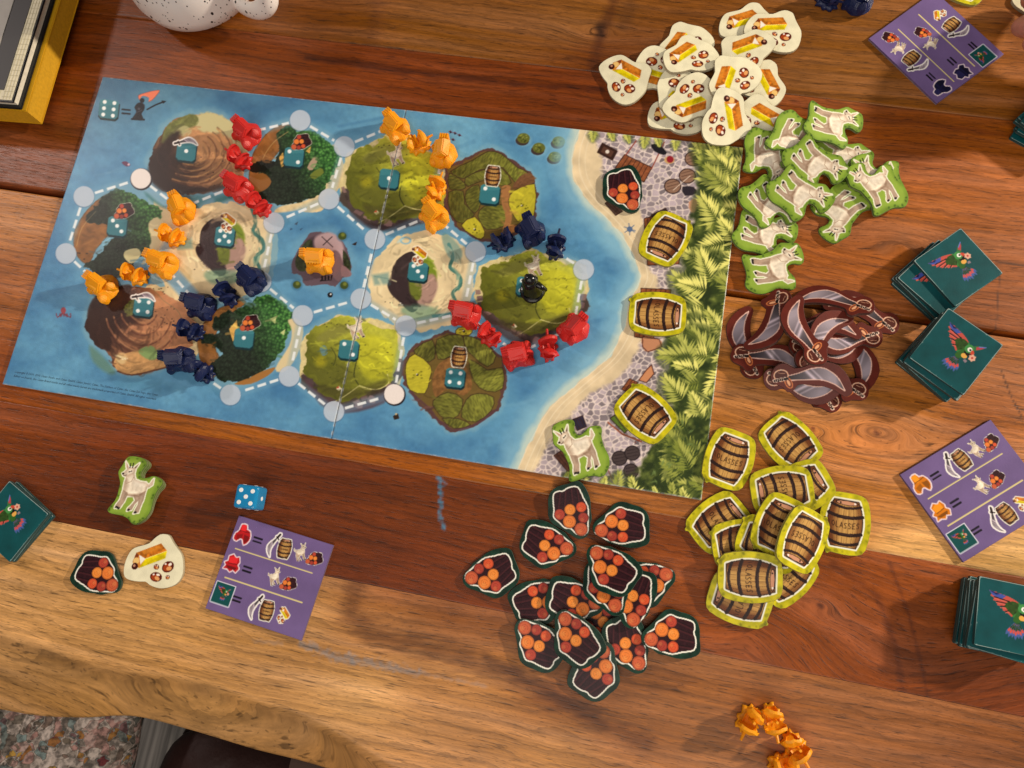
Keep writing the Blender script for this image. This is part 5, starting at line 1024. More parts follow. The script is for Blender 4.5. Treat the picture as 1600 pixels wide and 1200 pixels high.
for nm, out, cvf, px in (('goat', GOAT_OUT, goat_canvas, (215, 763)), ('log', LOG_OUT, log_canvas, (1050, 990)), ('barrel', BARREL_OUT, barrel_canvas, (1180, 760)), ('gold', GOLD_OUT, gold_canvas, (238, 878)), ('sword', SWORD_OUT, sword_canvas, (1230, 530))):
    cv = cvf(); k = mpp(*px, .004); KINDS[nm] = {False: [card_meshes(nm, out, cv, k, TH, nm, False, 1.05, shift=q) for q in ((0, 0, 0), (1.3, -.8, 2), (-1.0, 1.1, -1.5))], True: [card_meshes(nm, out, cv, k, TH, nm, True, 1.05)] if nm in ('log', 'gold', 'sword') else None}
def token(kind, px, py, rot, mir, label, group, scale=1.0):
    V_ = KINDS[kind][bool(mir)]; be, fa, loc = V_[tcount[0] % len(V_)]; tcount[0] += 1
    M = lay(px, py, rot, loc, TH, scale); o = link(kind_name[kind], be, None, M); f = link('printed_face', fa, o)
    tag(o, label, 'token', group); return o
tcount = [0]
kind_name = {'goat': 'goat_token', 'log': 'wood_token', 'barrel': 'barrel_token', 'gold': 'gold_token', 'sword': 'sword_token'}

# --- tokens laid in the market lane of the board
token('log', 975, 297, 60 - 169, 0, 'wood token in the market lane on the board, by the plank crate', 'tokens in the market lane')
token('barrel', 1040, 372, -155, 0, 'uppermost barrel token in the market lane on the board', 'tokens in the market lane')
token('barrel', 1027, 490, 93, 0, 'sideways barrel token halfway down the market lane on the board', 'tokens in the market lane')
token('barrel', 1008, 646, 133, 0, 'lowest barrel token in the market lane, beside printed sacks', 'tokens in the market lane')
token('goat', 910, 697, -33, 0, 'goat token lying on the board near its lower edge', 'tokens in the market lane')
# --- player's own tokens, lower left
for k in range(3): token('goat', 218 + (0, -1, -3)[k], 765 - k, 3 - 2 * k, 0, ('bottom goat token of the small stack beside the blue die', 'middle goat token of the small stack beside the blue die', 'top goat token of the small stack beside the blue die')[k], 'small goat stack')
token('gold', 241, 877, 0, 0, 'cream gold token between the wood token and the purple card with red pieces', 'tokens of the near player')
token('log', 154, 897, 26, 1, 'lone wood token on the pale front board of the table', 'tokens of the near player')
# --- pile of gold tokens at the top
G = 'pile of cream gold tokens'
for x, y, r_, m_, l in (
 (1068,68,-30,0,'gold token almost hidden under the one at the top middle of the cream pile'),
 (1168,36,0,0,'gold token peeking out left of the uppermost cream token'),
 (1190,127,40,1,'gold token whose blank right rim shows right of the cream pile centre'),
 (1057,176,0,0,'lowest gold token at the lower left of the cream pile'),
 (1030,113,-145,0,'gold token half covered by the leftmost cream token'),
 (1066,146,-150,0,'gold token showing only its nuts, left of the pile centre'),
 (1188,184,10,1,'gold token sticking out lower right of the cream pile'),
 (1076,86,-20,0,'gold token at the top middle of the cream pile'),
 (1210,45,16,0,'uppermost gold token of the cream pile, at its top right'),
 (1082,155,141,1,'gold token with its nuts above the bar, low in the pile centre'),
 (978,119,50,0,'leftmost gold token of the cream pile'),
 (1166,78,-38,1,'gold token just below the uppermost cream token'),
 (1143,121,-46,0,'gold token right of the pile centre under the foremost one'),
 (1137,182,98,0,'foremost gold token on top, touching the upper edge of the board')): token('gold', x, y, r_, m_, l, G)
# --- goats
G = 'pile of goat tokens'
for x, y, r_, m_, l in (
 (1196,246,165,0,'goat token at the left rim of the goat pile, legs upward'),
 (1313,249,100,0,'goat token buried below the top right goat, only its body showing'),
 (1375,278,-28,0,'goat token under the rightmost goat, its tail showing'),
 (1233,220,185,0,'upside-down goat token left of the topmost goat in the pile'),
 (1197,369,88,0,'goat token turned sideways, low on the left side of the goat pile'),
 (1202,322,125,0,'goat token tucked under the left front of the goat pile'),
 (1308,330,-154,0,'upside-down goat token hanging out below the goat pile'),
 (1304,197,80,0,'topmost goat token at the upper end of the pile'),
 (1372,287,-42,0,'rightmost goat token of the pile, head to the left'),
 (1273,259,122,0,'goat token in the middle of the pile, head to the lower right'),
 (1250,307,116,0,'large clear goat token on the front of the pile'),
 (1213,421,57,0,'lowest goat token, its feet under the sword pile')): token('goat', x, y, r_, m_, l, G)
# --- swords, given by hilt and tip
def sword(hx, hy, tx, ty, mir, label):
    H = (1120 + hx / 5, 420 + hy / 5); T = (1120 + tx / 5, 420 + ty / 5); a = math.degrees(math.atan2(T[1] - H[1], T[0] - H[0]))
    token('sword', (H[0] + T[0]) / 2, (H[1] + T[1]) / 2, a - (166 if mir else 14), mir, label, 'pile of sword tokens', .98)
for q in (
 (915,1020,560,760,1,'bottom sword token with only its hilt showing below the sword pile'),
 (1370,410,930,280,1,'rightmost sword token, its hilt over the dark gap of the table'),
 (265,800,215,380,0,'leftmost sword token, its tip rising beside the board'),
 (1000,440,1150,880,0,'sword token with its tip showing at the lower right of the pile'),
 (1110,920,690,830,1,'sword token with its hilt at the lower right of the pile'),
 (180,640,620,780,0,'sword token with its hilt at the left side of the pile'),
 (445,870,890,905,1,'lowest full sword token across the bottom of the pile'),
 (600,640,1105,580,1,'sword token with its tip pointing right in the pile centre'),
 (1225,545,800,530,0,'sword token with its hilt at the right of the pile centre'),
 (590,440,1020,480,0,'sword token under the crossing blades in the pile centre'),
 (690,690,940,425,0,'sword token whose blade tip crosses the pile centre'),
 (525,205,320,575,0,'sword token at the upper left, hilt below the lowest goat'),
 (1165,310,690,215,1,'uppermost sword token of the brown pile'),
 (510,790,965,900,0,'sword token lying across the lower middle of the pile'),
 (750,690,640,300,0,'sword token on top of the pile, tip pointing up')): sword(*q)
# --- barrels
G = 'pile of barrel tokens'
for x, y, r_, m_, l in (
 (1139,717,20,0,'barrel token beside the lower right corner of the board'),
 (1235,692,139,0,'upper right barrel token lying apart below the swords'),
 (1123,816,50,0,'leftmost barrel token of the heap below the board corner'),
 (1320,818,10,0,'rightmost barrel token of the heap'),
 (1160,850,80,0,'barrel token almost wholly hidden at the left of the heap'),
 (1228,898,45,0,'barrel token of which a yellow sliver shows at the right of the heap'),
 (1157,936,-75,0,'lowest barrel token of the heap'),
 (1252,762,60,0,'barrel token peeking out behind the sideways one'),
 (1200,850,110,0,'barrel token in the middle of the heap, left half showing'),
 (1223,766,-100,0,'sideways barrel token at the upper middle of the heap'),
 (1219,822,25,0,'barrel token directly below the topmost barrel'),
 (1172,901,88,0,'sideways barrel token above the lowest one of the heap'),
 (1253,842,-154,0,'topmost barrel token of the heap, printed word upside down')): token('barrel', x, y, r_, m_, l, G)
token('barrel', 1513, -30, 20, 0, 'barrel token cut by the top edge of the picture', 'tokens of the far player')
# --- wood
G = 'pile of wood tokens'
for x, y, r_, m_, l in (
 (767,898,159,1,'leftmost wood token, lying apart from the heap'),
 (893,799,-108,0,'uppermost wood token, just below the board'),
 (971,821,0,0,'wood token at the upper right, touching the uppermost one'),
 (856,852,-162,0,'wood token between the leftmost and the uppermost one'),
 (939,971,30,0,'wood token buried in the middle of the heap'),
 (1011,911,170,0,'wood token sticking out right of the stacked pair'),
 (842,938,154,0,'wood token at the left side of the heap, tip to the upper right'),
 (979,1008,-113,0,'wood token left of the lower right one in the heap'),
 (897,941,-164,0,'wood token in the heap centre, half covered'),
 (840,1006,-139,1,'wood token at the lower left of the heap'),
 (933,1048,119,0,'lowest wood token of the heap'),
 (988,934,-78,0,'wood token behind the stacked pair, to its right'),
 (949,917,-105,0,'wood token right under the topmost one'),
 (1048,992,0,0,'lower right wood token with its bark to the right'),
 (899,997,-128,1,'wood token on top at the lower left of the heap'),
 (954,889,-142,1,'topmost wood token of the heap')): token('log', x, y, r_, m_, l, G)

# --- square parrot tiles in stacks
tcv = tile_canvas(); TS = .0395
sq = []
for cx_, cy_, a0 in ((1, -1, -90), (1, 1, 0), (-1, 1, 90), (-1, -1, 180)):
    for a in (0, 30, 60, 90): sq.append((cx_ * 47.6 + 2.4 * math.cos(R(a0 + a)), cy_ * 47.6 + 2.4 * math.sin(R(a0 + a))))
TILE = card_meshes('parrot_tile', sq, tcv, TS / 100, .0022, 'tile', False, 1.0)
def tile_stack(px, py, rot, n, where, seed, lean=None, jt=1.0):
    r = RNG(seed); h = 0
    for k in range(n):
        top = k == n - 1
        z = (k + 1) * .0023; dx, dy, dr = (0, 0, 0) if top else (r.uniform(-4, 4) * jt, r.uniform(-4, 4) * jt, r.uniform(-9, 9) * jt)
        if lean and not top and k >= n - 3 and lean[3]: dx += lean[0]; dy += lean[1]; dr = lean[2] + r.uniform(-3, 3)
        elif lean and not top: dx += lean[0]; dy += lean[1]; dr = lean[2] + r.uniform(-4, 4)
        # stacks are vertical: shift the picture point of lower tiles so that they stand under the top one
        P = at(px, py, n * .0023); bx, by = to_px(np.array([P.x, P.y, z]))
        be, fa, loc = TILE; M = lay(float(bx) + dx, float(by) + dy, rot + dr, loc, .0022)
        o = link('parrot_tile', be, None, M); link('printed_face', fa, o)
        name = 'top' if top else ('bottom' if k == 0 else ('second', 'third', 'fourth', 'fifth', 'sixth', 'seventh', 'eighth', 'ninth', 'tenth')[k - 1] + ' from below')
        tag(o, f'teal parrot tile, {name} of the stack {where}', 'tile', 'stack of parrot tiles ' + where)
tile_stack(1497, 417, -35, 6, 'nearest the goat pile, right side', 1, (-22, 16, -6, 0))
tile_stack(1496, 547, 33, 8, 'beside the sword pile, right side', 2, (-4, 6, 4, 0))
tile_stack(1582, 965, 12, 9, 'at the lower right edge', 3, (-4, 5, 3, 0))
tile_stack(15, 814, -51, 3, 'at the left edge of the picture', 4, None, .25)
tile_stack(1661, 186, 33, 6, 'cut off at the upper right edge', 5)

# --- purple cost cards
def cost_card(px, py, rot, pcol, label, seedz):
    cv = card_canvas(pcol); k = mpp(420, 900); w_, h_ = 163, 148; c0 = (w_ / 2, h_ / 2)
    out = np.array([(0, 0), (w_, 0), (w_, h_), (0, h_)], float) - c0
    o2 = []
    for a, b in zip(out, np.roll(out, -1, 0)):
        for t in np.linspace(0, 1, 9)[:-1]: o2.append(a + (b - a) * t)
    cv.x0 -= c0[0]; cv.y0 -= c0[1]
    be, fa, loc = card_meshes('cost_card', o2, cv, k, .002, 'card', False, 1.1)
    M = lay(px, py, rot, loc, .002); o = link('cost_card', be, None, M); link('printed_face', fa, o); tag(o, label, 'card', 'purple cost cards'); return o
cost_card(421, 901, 18, (190, 40, 44), 'purple cost card with red pieces, below the blue die', 0)
cost_card(1462, 72, -137, (30, 28, 66), 'purple cost card with navy pieces at the top right', 0)
cost_card(1527, 765, -31.5, (214, 128, 40), 'purple cost card with orange pieces at the right edge', 0)

# ================================================================= PLASTIC PIECES
def lair_parts(seed):
    """pirate lair: domed rock with a cave mouth, a small hut with a sloping roof, a ribbed tower and angular rocks. millimetres"""
    r = RNG(seed); parts = []
    n = 15; ang = np.linspace(0, 2 * math.pi, n, endpoint=False); ph = r.rand() * 6
    bm = bmesh.new(); rings = []
    for z, k in ((0, 10.2), (2.6, 10.6), (5.8, 9.4), (8.8, 6.6)):
        ring = []
        for i, a in enumerate(ang):
            q = k * (1 + .05 * math.sin(3 * a + ph) + .035 * math.sin(7 * a + 2 * ph) +   .06 * r.randn())
            d = abs((math.degrees(a) - 262 + 180) % 360 - 180)
            if z < 9: q *= 1 - .44 * max(0, 1 - (d / 26) ** 2) * (1 - z / 13) # cave mouth
            q *= 1 + .06 * math.exp(-((d - 34) / 9) ** 2)
            ring.append((q * math.cos(a), q * math.sin(a), z + .3 * r.randn() * (z > 0)))
        rings.append(ring)
    loft(bm, rings); bmesh.ops.bevel(bm, geom=list(bm.edges), offset=.55, segments=2, affect='EDGES'); parts.append(('rock', bm))
    bm = bmesh.new()                                           # hut body with posts and a row of beam ends
    bbox_bm(bm, Vector((-1.2, .8, 9.4)), (11.0, 10.0, 8.0), None, .7)
    for k in range(5): bbox_bm(bm, Vector((-4.8 + 1.9 * k, -4.9, 11.6)), (.95, 1.4, 1.6), None, .15)
    bbox_bm(bm, Vector((-4.0, -5.6, 6.2)), (1.5, 5.0, 1.6), Matrix.Rotation(R(28), 3, 'X'), .4); bbox_bm(bm, Vector((3.6, -5.4, 6.6)), (1.7, 6.0, 1.8), Matrix.Rotation(R(24), 3, 'X'), .45); parts.append(('hut', bm))
    bm = bmesh.new()
    v = [(-7.0, -5.4, 12.4), (6.0, -5.8, 11.4), (6.4, 6.6, 11.8), (-6.6, 7.0, 12.8), (-6.8, 2.2, 17.0), (4.6, 1.6, 15.4)]
    V = [bm.verts.new(q) for q in v]
    for f in ((0, 1, 5, 4), (3, 4, 5, 2), (0, 4, 3), (1, 2, 5), (0, 3, 2, 1)): bm.faces.new([V[i] for i in f])
    bmesh.ops.recalc_face_normals(bm, faces=bm.faces); bmesh.ops.bevel(bm, geom=list(bm.edges), offset=.7, segments=2, affect='EDGES'); parts.append(('roof', bm))
    bm = bmesh.new(); lean = Matrix.Rotation(R(-10), 3, 'Y')
    bbox_bm(bm, Vector((-7.2, 1.8, 9.6)), (4.4, 6.8, 13.0), lean, .5)
    for k in range(4): bbox_bm(bm, Vector((-8.2, -.75 + 1.7 * k, 16.15)), (4.1, 1.1, .9), lean, .2)
    parts.append(('tower', bm))
    for k, (x, y, z, s) in enumerate(((-6.4, -6.8, 2.8, 3.6), (6.6, -6.2, 3.4, 4.2), (7.2, 4.4, 6.0, 4.4))):
        bm = bmesh.new(); bmesh.ops.create_icosphere(bm, subdivisions=1, radius=s)
        for v in bm.verts: v.co = Vector((v.co.x, v.co.y * .85, v.co.z * 1.3)) * (1 + .16 * r.randn()) + Vector((x, y, z)); v.co.z = max(v.co.z, 0)
        bmesh.ops.bevel(bm, geom=list(bm.edges), offset=.5, segments=2, affect='EDGES'); parts.append(('boulder', bm))
    return parts
def ship_parts(seed):
    """ship on a scalloped wave foot, with two thick billowing sails. millimetres"""
    r = RNG(seed); parts = []
    bm = bmesh.new(); n = 30; loft(bm, [[((8.8 + 1.3 * math.cos(9 * a) + .5 * math.sin(4 * a + seed)) * k * math.cos(a), (6.6 + 1.2 * math.cos(9 * a) + .5 * math.sin(5 * a)) * k * math.sin(a), z + (.7 * math.sin(9 * a) if z > 1 else 0)) for a in np.linspace(0, 2 * math.pi, n, endpoint=False)] for z, k in ((0, 1.0), (1.4, 1.04), (3.2, .84))]); parts.append(('wave_foot', bm))
    bm = bmesh.new(); rings = []
    for x, w_, zt, zb in ((-8.4, 5.0, 8.2, 2.4), (-6.4, 7.8, 7.2, 2), (-1.5, 9.0, 6.0, 2), (3.5, 8.0, 6.4, 2), (7.0, 4.6, 7.4, 2.6), (9.4, .8, 8.6, 4.4)):
        rings.append([(x, -w_ / 2, zt), (x, -w_ * .46, (zt + zb) * .5), (x, -w_ * .25, zb), (x, w_ * .25, zb), (x, w_ * .46, (zt + zb) * .5), (x, w_ / 2, zt), (x, w_ * .36, zt - 1.0), (x, -w_ * .36, zt - 1.0)])
    loft(bm, rings); bmesh.ops.bevel(bm, geom=list(bm.edges), offset=.22, segments=1, affect='EDGES')
    parts.append(('hull', bm))
    for x, w_, h, ph, yaw in ((-4.4, 12.5, 9.5, -.4, .25), (2.6, 14.0, 11.0, .5, -.12)):
        bm = bmesh.new(); nu, nv = 7, 6; F = []; B = []
        for j in range(nv):
            for i in range(nu):
                u = i / (nu - 1) * 2 - 1; v = j / (nv - 1); bel = 3.8 * math.sin(math.pi * (v * .85 + .1)) * (1 - .6 * u * u)
                ww = w_ * (.74 + .26 * math.sin(math.pi * v)) / 2 * (1 + .05 * r.randn()); xx = x + bel + ph * v * 4 + yaw * u * 6 + .25 * r.randn(); zz = 5.4 + v * h - 1.6 * u * u * v
                F.append((xx + .3, u * ww, zz)); B.append((xx - 1.5, u * ww * .98, zz - .2))
        VF = [bm.verts.new(q) for q in F]; VB = [bm.verts.new(q) for q in B]
        for j in range(nv - 1):
            for i in range(nu - 1):
                a, b, c, d = j * nu + i, j * nu + i + 1, (j + 1) * nu + i + 1, (j + 1) * nu + i; bm.faces.new((VF[a], VF[b], VF[c], VF[d])); bm.faces.new((VB[d], VB[c], VB[b], VB[a]))
        rim = [i for i in range(nu)] + [j * nu + nu - 1 for j in range(1, nv)] + [(nv - 1) * nu + i for i in range(nu - 2, -1, -1)] + [j * nu for j in range(nv - 2, 0, -1)]
        for a, b in zip(rim, rim[1:] + rim[:1]): bm.faces.new((VF[b], VF[a], VB[a], VB[b]))
        parts.append(('sail', bm))
    bm = bmesh.new(); loft(bm, [[(-.6 + k * math.cos(a), k * math.sin(a), z) for a in np.linspace(0, 2 * math.pi, 8, endpoint=False)] for z, k in ((5, 1.2), (17.0, .9))]); parts.append(('mast', bm))
    bm = bmesh.new(); loft(bm, [[(x, k * math.cos(a), z + k * math.sin(a)) for a in np.linspace(0, 2 * math.pi, 8, endpoint=False)] for x, z, k in ((6.5, 7.4, 1.2), (13.0, 9.6, .8))]); parts.append(('bowsprit', bm))
    return parts
def make_proto(fn, seed):
    L = []
    for nm, bm in fn(seed):
        bmesh.ops.scale(bm, vec=(.001, .001, .001), verts=bm.verts); bmesh.ops.recalc_face_normals(bm, faces=bm.faces); me = bpy.data.meshes.new(nm); bm.to_mesh(me); bm.free()
        if nm == 'wave_foot': me.shade_smooth()
        L.append((nm, me))
    return L
PROT = {('lair', k): make_proto(lair_parts, 20 + k) for k in range(3)}; PROT.update({('ship', k): make_proto(ship_parts, 40 + k) for k in range(3)})
def coloured(key, m, cache={}):
    q = (key, m.name)
    if q not in cache:
        cache[q] = []
        for nm, me in PROT[key]: c = me.copy(); c.materials.clear(); c.materials.append(m); cache[q].append((nm, c))
    return cache[q]
cnt = [0]
def piece(kind, px, py, rot, col, label, z0=BT, scale=None, h=.006, tip=None):
    m, cn = col; k = cnt[0] % 3; cnt[0] += 1
    p = at(px, py, z0 + h); base = Vector((p.x, p.y, z0 + .0001)); a = wang(px, py, rot)
    if kind == 'lair': a += math.pi               # the tower stands on local -X
    t = empty('pirate_lair' if kind == 'lair' else 'pirate_ship', base, a); t.scale = (scale or (1.0 if kind == 'lair' else .94),) * 3
    for nm, me in coloured((kind, k), m): link(nm, me, t)
    tag(t, label, 'game piece', f'{cn} pieces'); return t
O_, R_, N_ = (M_ORANGE, 'orange'), (M_RED, 'red'), (M_NAVY, 'navy')
for q in (
 ('lair',384,208,-140,R_,'red lair on the right shore of the terraced hill, upper left'), ('ship',374,247,-150,R_,'red ship between the two red lairs at the upper left'), ('lair',370,292,-150,R_,'red lair below the upper left red ship'), ('ship',404,320,-140,R_,'red ship at the lower end of the upper left red chain'),
 ('lair',726,490,190,R_,'red lair left of the pasture with the black figure'), ('ship',764,523,-140,R_,'red ship between the two lower red lairs'), ('lair',809,554,165,R_,'lowest red lair, below the pasture with the black figure'), ('ship',857,543,-95,R_,'red ship left of the rightmost red lair'), ('lair',896,512,-50,R_,'rightmost red lair, in open water'),
 ('lair',617,199,-135,O_,'orange lair at the top edge of the board beside the fold'), ('ship',653,223,-20,O_,'orange ship between the two topmost orange lairs'), ('lair',691,239,-82,O_,'orange lair left of the upper field island'), ('ship',680,294,-60,O_,'orange ship between pasture and upper field island'), ('lair',677,336,-130,O_,'orange lair at the lower end of the upper orange chain'),
 ('lair',281,327,-112,O_,'orange lair right of the left forest island'), ('ship',268,368,195,O_,'orange ship below the lair right of the left forest'), ('lair',252,411,-160,O_,'orange lair below the left forest island'), ('ship',210,429,-165,O_,'orange ship above the brown hill on the left'), ('lair',158,448,-145,O_,'leftmost orange lair on the board'), ('lair',496,406,180,O_,'orange lair on the grey rock in the middle of the board'),
 ('ship',785,375,150,N_,'navy ship left of the right navy lair'), ('lair',829,361,-120,N_,'navy lair right of the upper field island'), ('ship',868,385,-75,N_,'navy ship above the pasture with the black figure'),
 ('lair',391,437,-135,N_,'navy lair on the white node left of the middle rock'), ('ship',353,460,-120,N_,'navy ship between the two upper navy lairs on the left'), ('lair',311,477,-170,N_,'navy lair above the lower forest island'), ('ship',297,516,-165,N_,'navy ship left of the lower forest island'), ('lair',279,562,175,N_,'navy lair near the lower left shore, in the middle of its chain'), ('ship',314,580,40,N_,'lowest navy ship, below the lower forest island')): piece(*q)
for q in (('ship',1172,1126,120,O_,'left orange ship of the four on the bare table',0),('ship',1208,1125,80,O_,'second orange ship of the four on the bare table',0),('ship',1244,1168,60,O_,'third orange ship of the four on the bare table',0),('ship',1226,1197,170,O_,'orange ship cut by the bottom edge of the picture',0),
 ('ship',1294,-4,30,N_,'left navy ship cut by the top edge of the picture',0),('lair',1344,-2,-60,N_,'navy lair cut by the top edge beside the purple card',0)): piece(*q)
# dark hooded figure
def ghost():
    t = empty('hooded_figure', at(832, 456, BT) + Vector((0, 0, .0001)), wang(830, 450, 0)); tag(t, 'black hooded figure standing on the right pasture island', 'game piece')
    r = RNG(3); n = 20
    def lathe(prof, cx, cy, w_=.10, ex=1.0):
        bm = bmesh.new(); rings = []
        for z, q in prof: rings.append([(.001 * (cx(z) + q * ex * math.cos(a) * (1 + w_ * math.sin(3 * a + z * .35) + .04 * r.randn())), .001 * (cy(z) + q * math.sin(a) * (1 + w_ * math.cos(2 * a + z * .3) + .04 * r.randn())), .001 * z) for a in np.linspace(0, 2 * math.pi, n, endpoint=False)])
        loft(bm, rings); return bm
    link('base', bm_mesh('base', lathe([(0, 8.6), (1.6, 8.8), (2.6, 7.8)], lambda z: 0, lambda z: 0, .04), M_BLACK, True), t)
    link('cloak', bm_mesh('cloak', lathe([(2, 7.6), (6, 7.0), (10, 5.6), (14, 5.0), (17, 5.2), (19.5, 3.4)], lambda z: -.05 * z, lambda z: .04 * z, .16), M_BLACK, True), t)
    link('hood', bm_mesh('hood', lathe([(18, 2.6), (20, 4.0), (22.5, 4.2), (24.5, 2.8), (25.5, .8)], lambda z: -.8, lambda z: .8, .08), M_BLACK, True), t)
    bm = bmesh.new(); loft(bm, [[(.001 * (x + k * .6 * math.cos(a)), .001 * (y + k * math.sin(a)), .001 * (z + .7 * k * math.cos(a))) for a in np.linspace(0, 2 * math.pi, 10, endpoint=False)] for x, y, z, k in ((3, 0, 15, 1.8), (7, -1, 12, 2.0), (10, -2, 9.5, 1.5))]); link('arm', bm_mesh('arm', bm, M_BLACK, True), t)
ghost()

# ================================================================= THE DIE
def die_thing():
    s = .0078; p = at(384, 776, 2 * s); t = empty('die', (p.x, p.y, .0001), wang(384, 776, 7)); tag(t, 'translucent blue die with white pips above the purple card with red pieces', 'die')
    bm = bmesh.new(); bbox_bm(bm, Vector((0, 0, s)), (2 * s, 2 * s, 2 * s)); bmesh.ops.bevel(bm, geom=list(bm.edges), offset=.0026, segments=5, affect='EDGES', profile=.6)
    M = mat('translucent_blue_acrylic', L3(30, 146, 204), .12, trans=.2, ior=1.45, coat=.3); b = link('body', bm_mesh('body', bm, M, True), t)
    mw_ = mat('white_pip_paint', L3(240, 240, 238), .4); pm = None
    def pip(c, nrm):
        nonlocal pm
        if pm is None:
            bm = bmesh.new(); bmesh.ops.create_cone(bm, segments=18, radius1=.00155, radius2=.0013, depth=.0003, cap_ends=True); pm = bm_mesh('pip', bm, mw_)
        o = link('pip', pm, t); o.matrix_parent_inverse = Matrix.Identity(4); o.location = c; o.rotation_euler = Vector(nrm).to_track_quat('Z', 'Y').to_euler()
    d = .0040
    for a, b_ in ((-1, 1), (1, 1), (0, 0), (-1, -1), (1, -1)): pip((a * d, b_ * d, 2 * s + .00005), (0, 0, 1))
    pip((s + .00005, 0, s), (1, 0, 0))
    for a, b_ in ((-1, 1), (0, 0), (1, -1)): pip((a * d, -s - .00005, s + b_ * d), (0, -1, 0))
    for a in (-1, 1):
        for b_ in (-1, 1): pip((a * d, s + .00005, s + b_ * d), (0, 1, 0))
    for a in (-1, 1):
        for b_ in (-1, 0, 1): pip((-s - .00005, a * d, s + b_ * d), (-1, 0, 0))
die_thing()

# ================================================================= SPECKLED MUG
def mug():
    M = bpy.data.materials.new('speckled_glaze'); M.use_nodes = True; nt = M.node_tree; N = nt.nodes.new; b = nt.nodes['Principled BSDF']; b.inputs['Roughness'].default_value = .28
    tc = N('ShaderNodeTexCoord'); mx = N('ShaderNodeMix'); mx.data_type = 'RGBA'; mx.inputs[6].default_value = L3(240, 230, 224); mx.inputs[7].default_value = L3(22, 20, 22); prev = None
    for sc, th, dens in ((240, .25, .30), (520, .27, .24)):
        v = N('ShaderNodeTexVoronoi'); v.inputs['Scale'].default_value = sc; mp = N('ShaderNodeMapping'); mp.inputs['Scale'].default_value = (1, 1, .7); nt.links.new(tc.outputs['Object'], mp.inputs[0]); nt.links.new(mp.outputs[0], v.inputs['Vector'])
        l = N('ShaderNodeMath'); l.operation = 'LESS_THAN'; l.inputs[1].default_value = th; nt.links.new(v.outputs['Distance'], l.inputs[0]); sp = N('ShaderNodeSeparateColor'); nt.links.new(v.outputs['Color'], sp.inputs[0]); l2 = N('ShaderNodeMath'); l2.operation = 'LESS_THAN'; l2.inputs[1].default_value = dens; nt.links.new(sp.outputs[0], l2.inputs[0])
        a = N('ShaderNodeMath'); a.operation = 'MULTIPLY'; nt.links.new(l.outputs[0], a.inputs[0]); nt.links.new(l2.outputs[0], a.inputs[1])
        if prev is None: prev = a
        else:
            mm = N('ShaderNodeMath'); mm.operation = 'MAXIMUM'; nt.links.new(prev.outputs[0], mm.inputs[0]); nt.links.new(a.outputs[0], mm.inputs[1]); prev = mm
    nt.links.new(prev.outputs[0], mx.inputs[0]); nt.links.new(mx.outputs[2], b.inputs['Base Color'])
    f = at(281, 50, .012); t = empty('speckled_mug', (f.x, f.y + .052, 0), wang(281, 40, 0)); tag(t, 'white mug with black speckles cut by the top edge', 'mug')
    prof = [(.034, 0), (.043, .003), (.050, .010), (.0525, .020), (.0515, .040), (.0485, .060), (.0470, .078), (.0466, .082), (.0450, .083), (.0436, .081), (.0450, .060), (.047, .035), (.044, .014), (.030, .008)]
    bm = bmesh.new(); loft(bm, [[(q * math.cos(a), q * math.sin(a), z) for a in np.linspace(0, 2 * math.pi, 64, endpoint=False)] for q, z in prof]); link('bowl', bm_mesh('bowl', bm, M, True), t)
    W = t.matrix_basis.inverted(); pts = smooth([tuple(W @ at(*q)) for q in ((355, -14, .018), (378, 10, .017), (402, 17, .020), (417, 6, .027), (418, -16, .036), (398, -44, .045), (365, -58, .050))], 5, False); bm = bmesh.new(); rings = []
    for i, p in enumerate(pts):
        tn = Vector(pts[min(i + 1, len(pts) - 1)] - pts[max(i - 1, 0)]).normalized(); up = Vector((0, 0, 1)); sd = tn.cross(up).normalized(); nn = sd.cross(tn)
        rings.append([Vector(p) + nn * (.0085 * math.sin(a)) + sd * (.0042 * math.cos(a)) for a in np.linspace(0, 2 * math.pi, 16, endpoint=False)])
    loft(bm, rings); link('handle', bm_mesh('handle', bm, M, True), t)
mug()

# ================================================================= BOOKS
def book(name, corner, z0, th, w_, h_, cover, label, inset=.004, border=None, rot_ref=((52, 187), (108, 0)), tone=(226, 216, 196)):
    a = at(*rot_ref[0], z0 + th); b = at(*rot_ref[1], z0 + th); d = (b - a); ang = math.atan2(d.y, d.x) - math.pi / 2
    c = at(corner[0], corner[1], z0 + th); t = empty(name, (c.x, c.y, z0), ang); tag(t, label, 'book', 'stack of books')
    M = mat(name + '_cover', L3(*cover), .45, noise=(60, .12)); P = mat(name + '_pages', L3(*tone), .7, noise=(500, .1)); ct = .0018
    for nm, zz in (('back_cover', ct / 2), ('front_cover', th - ct / 2)):
        bm = bmesh.new(); bbox_bm(bm, Vector((-w_ / 2, h_ / 2, zz)), (w_, h_, ct), None, .0006); link(nm, bm_mesh(nm, bm, M), t)
    bm = bmesh.new(); bbox_bm(bm, Vector((-w_ / 2 - inset / 2, h_ / 2, th / 2)), (w_ - inset, h_ - 2 * inset, th - 2 * ct - .0002)); link('page_block', bm_mesh('page_block', bm, P), t)
    bm = bmesh.new(); bbox_bm(bm, Vector((-w_ + .001, h_ / 2, th / 2)), (.0018, h_, th - 2 * ct - .0004)); link('spine', bm_mesh('spine', bm, M), t)
    return t
book('yellow_hardback', (52, 187), .0001, .0055, .19, .25, (206, 158, 22), 'yellow hardback at the bottom of the book stack, upper left', .0012, tone=(222, 206, 176))
book('yellow_paperback', (41, 174), .0058, .018, .18, .235, (200, 150, 24), 'yellow book in the middle of the stack, wide spine towards the board', .0006, tone=(204, 152, 22))
tb = book('art_book', (20, 160), .0240, .010, .165, .215, (24, 24, 26), 'black and cream book on top of the stack, upper left', .003)
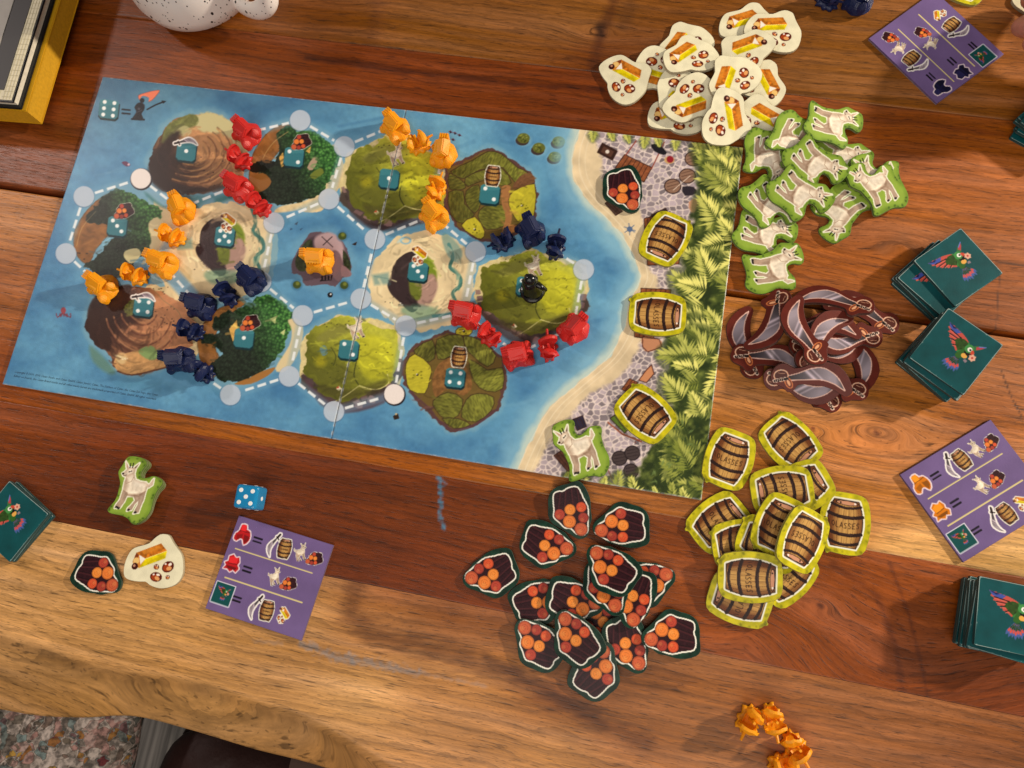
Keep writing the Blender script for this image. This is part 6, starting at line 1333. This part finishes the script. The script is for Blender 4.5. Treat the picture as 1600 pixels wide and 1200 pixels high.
def panel(nm, x0, x1, y0, y1, z, col, t, noise=None):
    bm = bmesh.new(); bbox_bm(bm, Vector((-(x0 + x1) / 2, (y0 + y1) / 2, z)), (x1 - x0, y1 - y0, .0004)); return link(nm, bm_mesh(nm, bm, mat('cover_' + nm, L3(*col), .5, noise=noise)), t)
panel('cream_border', .0015, .163, .0015, .213, .0102, (216, 206, 176), tb, (90, .08)); panel('black_panel', .0095, .155, .0095, .205, .0106, (26, 26, 27), tb); panel('grey_picture', .024, .15, .024, .2, .0110, (160, 154, 146), tb, (60, .15))
gm = mat('cover_grid_ink', L3(190, 180, 150), .6); bm = bmesh.new()
for k in range(46): bbox_bm(bm, Vector((-.0055, .004 + .0045 * k, .0105)), (.0075, .0003, .0002))
for k in range(3): bbox_bm(bm, Vector((-.003 - .0025 * k, .107, .01052)), (.0003, .21, .0002))
for k in range(36): bbox_bm(bm, Vector((-.012 - .0042 * k, .0055, .0105)), (.0003, .0075, .0002))
link('grid_lines', bm_mesh('grid_lines', bm, gm), tb)

# ================================================================= HAND AT THE RIGHT EDGE
def hand():
    base = at(1740, 70, .03); t = empty('person', (base.x, base.y, 0)); tag(t, 'hand reaching in at the upper right edge, fingertips on a cream token', 'person')
    V = []; E = []; RAD = []
    def add(p, r, link_=None):
        V.append(p - Vector((base.x, base.y, 0))); RAD.append(r)
        if link_ is not None: E.append((link_, len(V) - 1))
        return len(V) - 1
    P = lambda x, y, z: at(x, y, z)
    palm = add(P(1745, 60, .045), .020); wrist = add(P(1835, 40, .055), .024, palm); arm = add(P(1960, 10, .06), .032, wrist)
    for (kx, ky), (mx, my), (dx, dy), (tx, ty), rr in (((1700, 28), (1652, 10), (1622, 0), (1604, -2), .0078), ((1696, 52), (1642, 38), (1606, 40), (1586, 43), .0084), ((1700, 76), (1654, 64), (1622, 66), (1604, 68), .0078), ((1710, 98), (1670, 92), (1646, 92), (1632, 93), .0066)):
        a = add(P(kx, ky, .046), rr * 1.25, palm); b = add(P(mx, my, .040), rr * 1.05, a); c = add(P(dx, dy, .022), rr, b); add(P(tx, ty, .011), rr * .82, c)
    a = add(P(1720, 10, .038), .011, palm); b = add(P(1680, -16, .026), .0095, a); add(P(1640, -18, .014), .0082, b)
    me = bpy.data.meshes.new('hand'); me.from_pydata(V, E, []); o = link('hand', me, t); me.materials.append(mat('skin', L3(206, 138, 116), .45, sss=.3, noise=(180, .12)))
    sk = o.modifiers.new('skin', 'SKIN'); o.modifiers.new('sub', 'SUBSURF').levels = 2; o.modifiers['sub'].render_levels = 2
    for i, d in enumerate(me.skin_vertices[0].data): d.radius = (RAD[i], RAD[i]); d.use_root = i == 0
    for p in me.polygons: p.use_smooth = True
    sk.use_smooth_shade = True
hand()
token('gold', 1632, 8, 30, 0, 'gold token under the fingertips at the right edge', 'tokens of the far player')
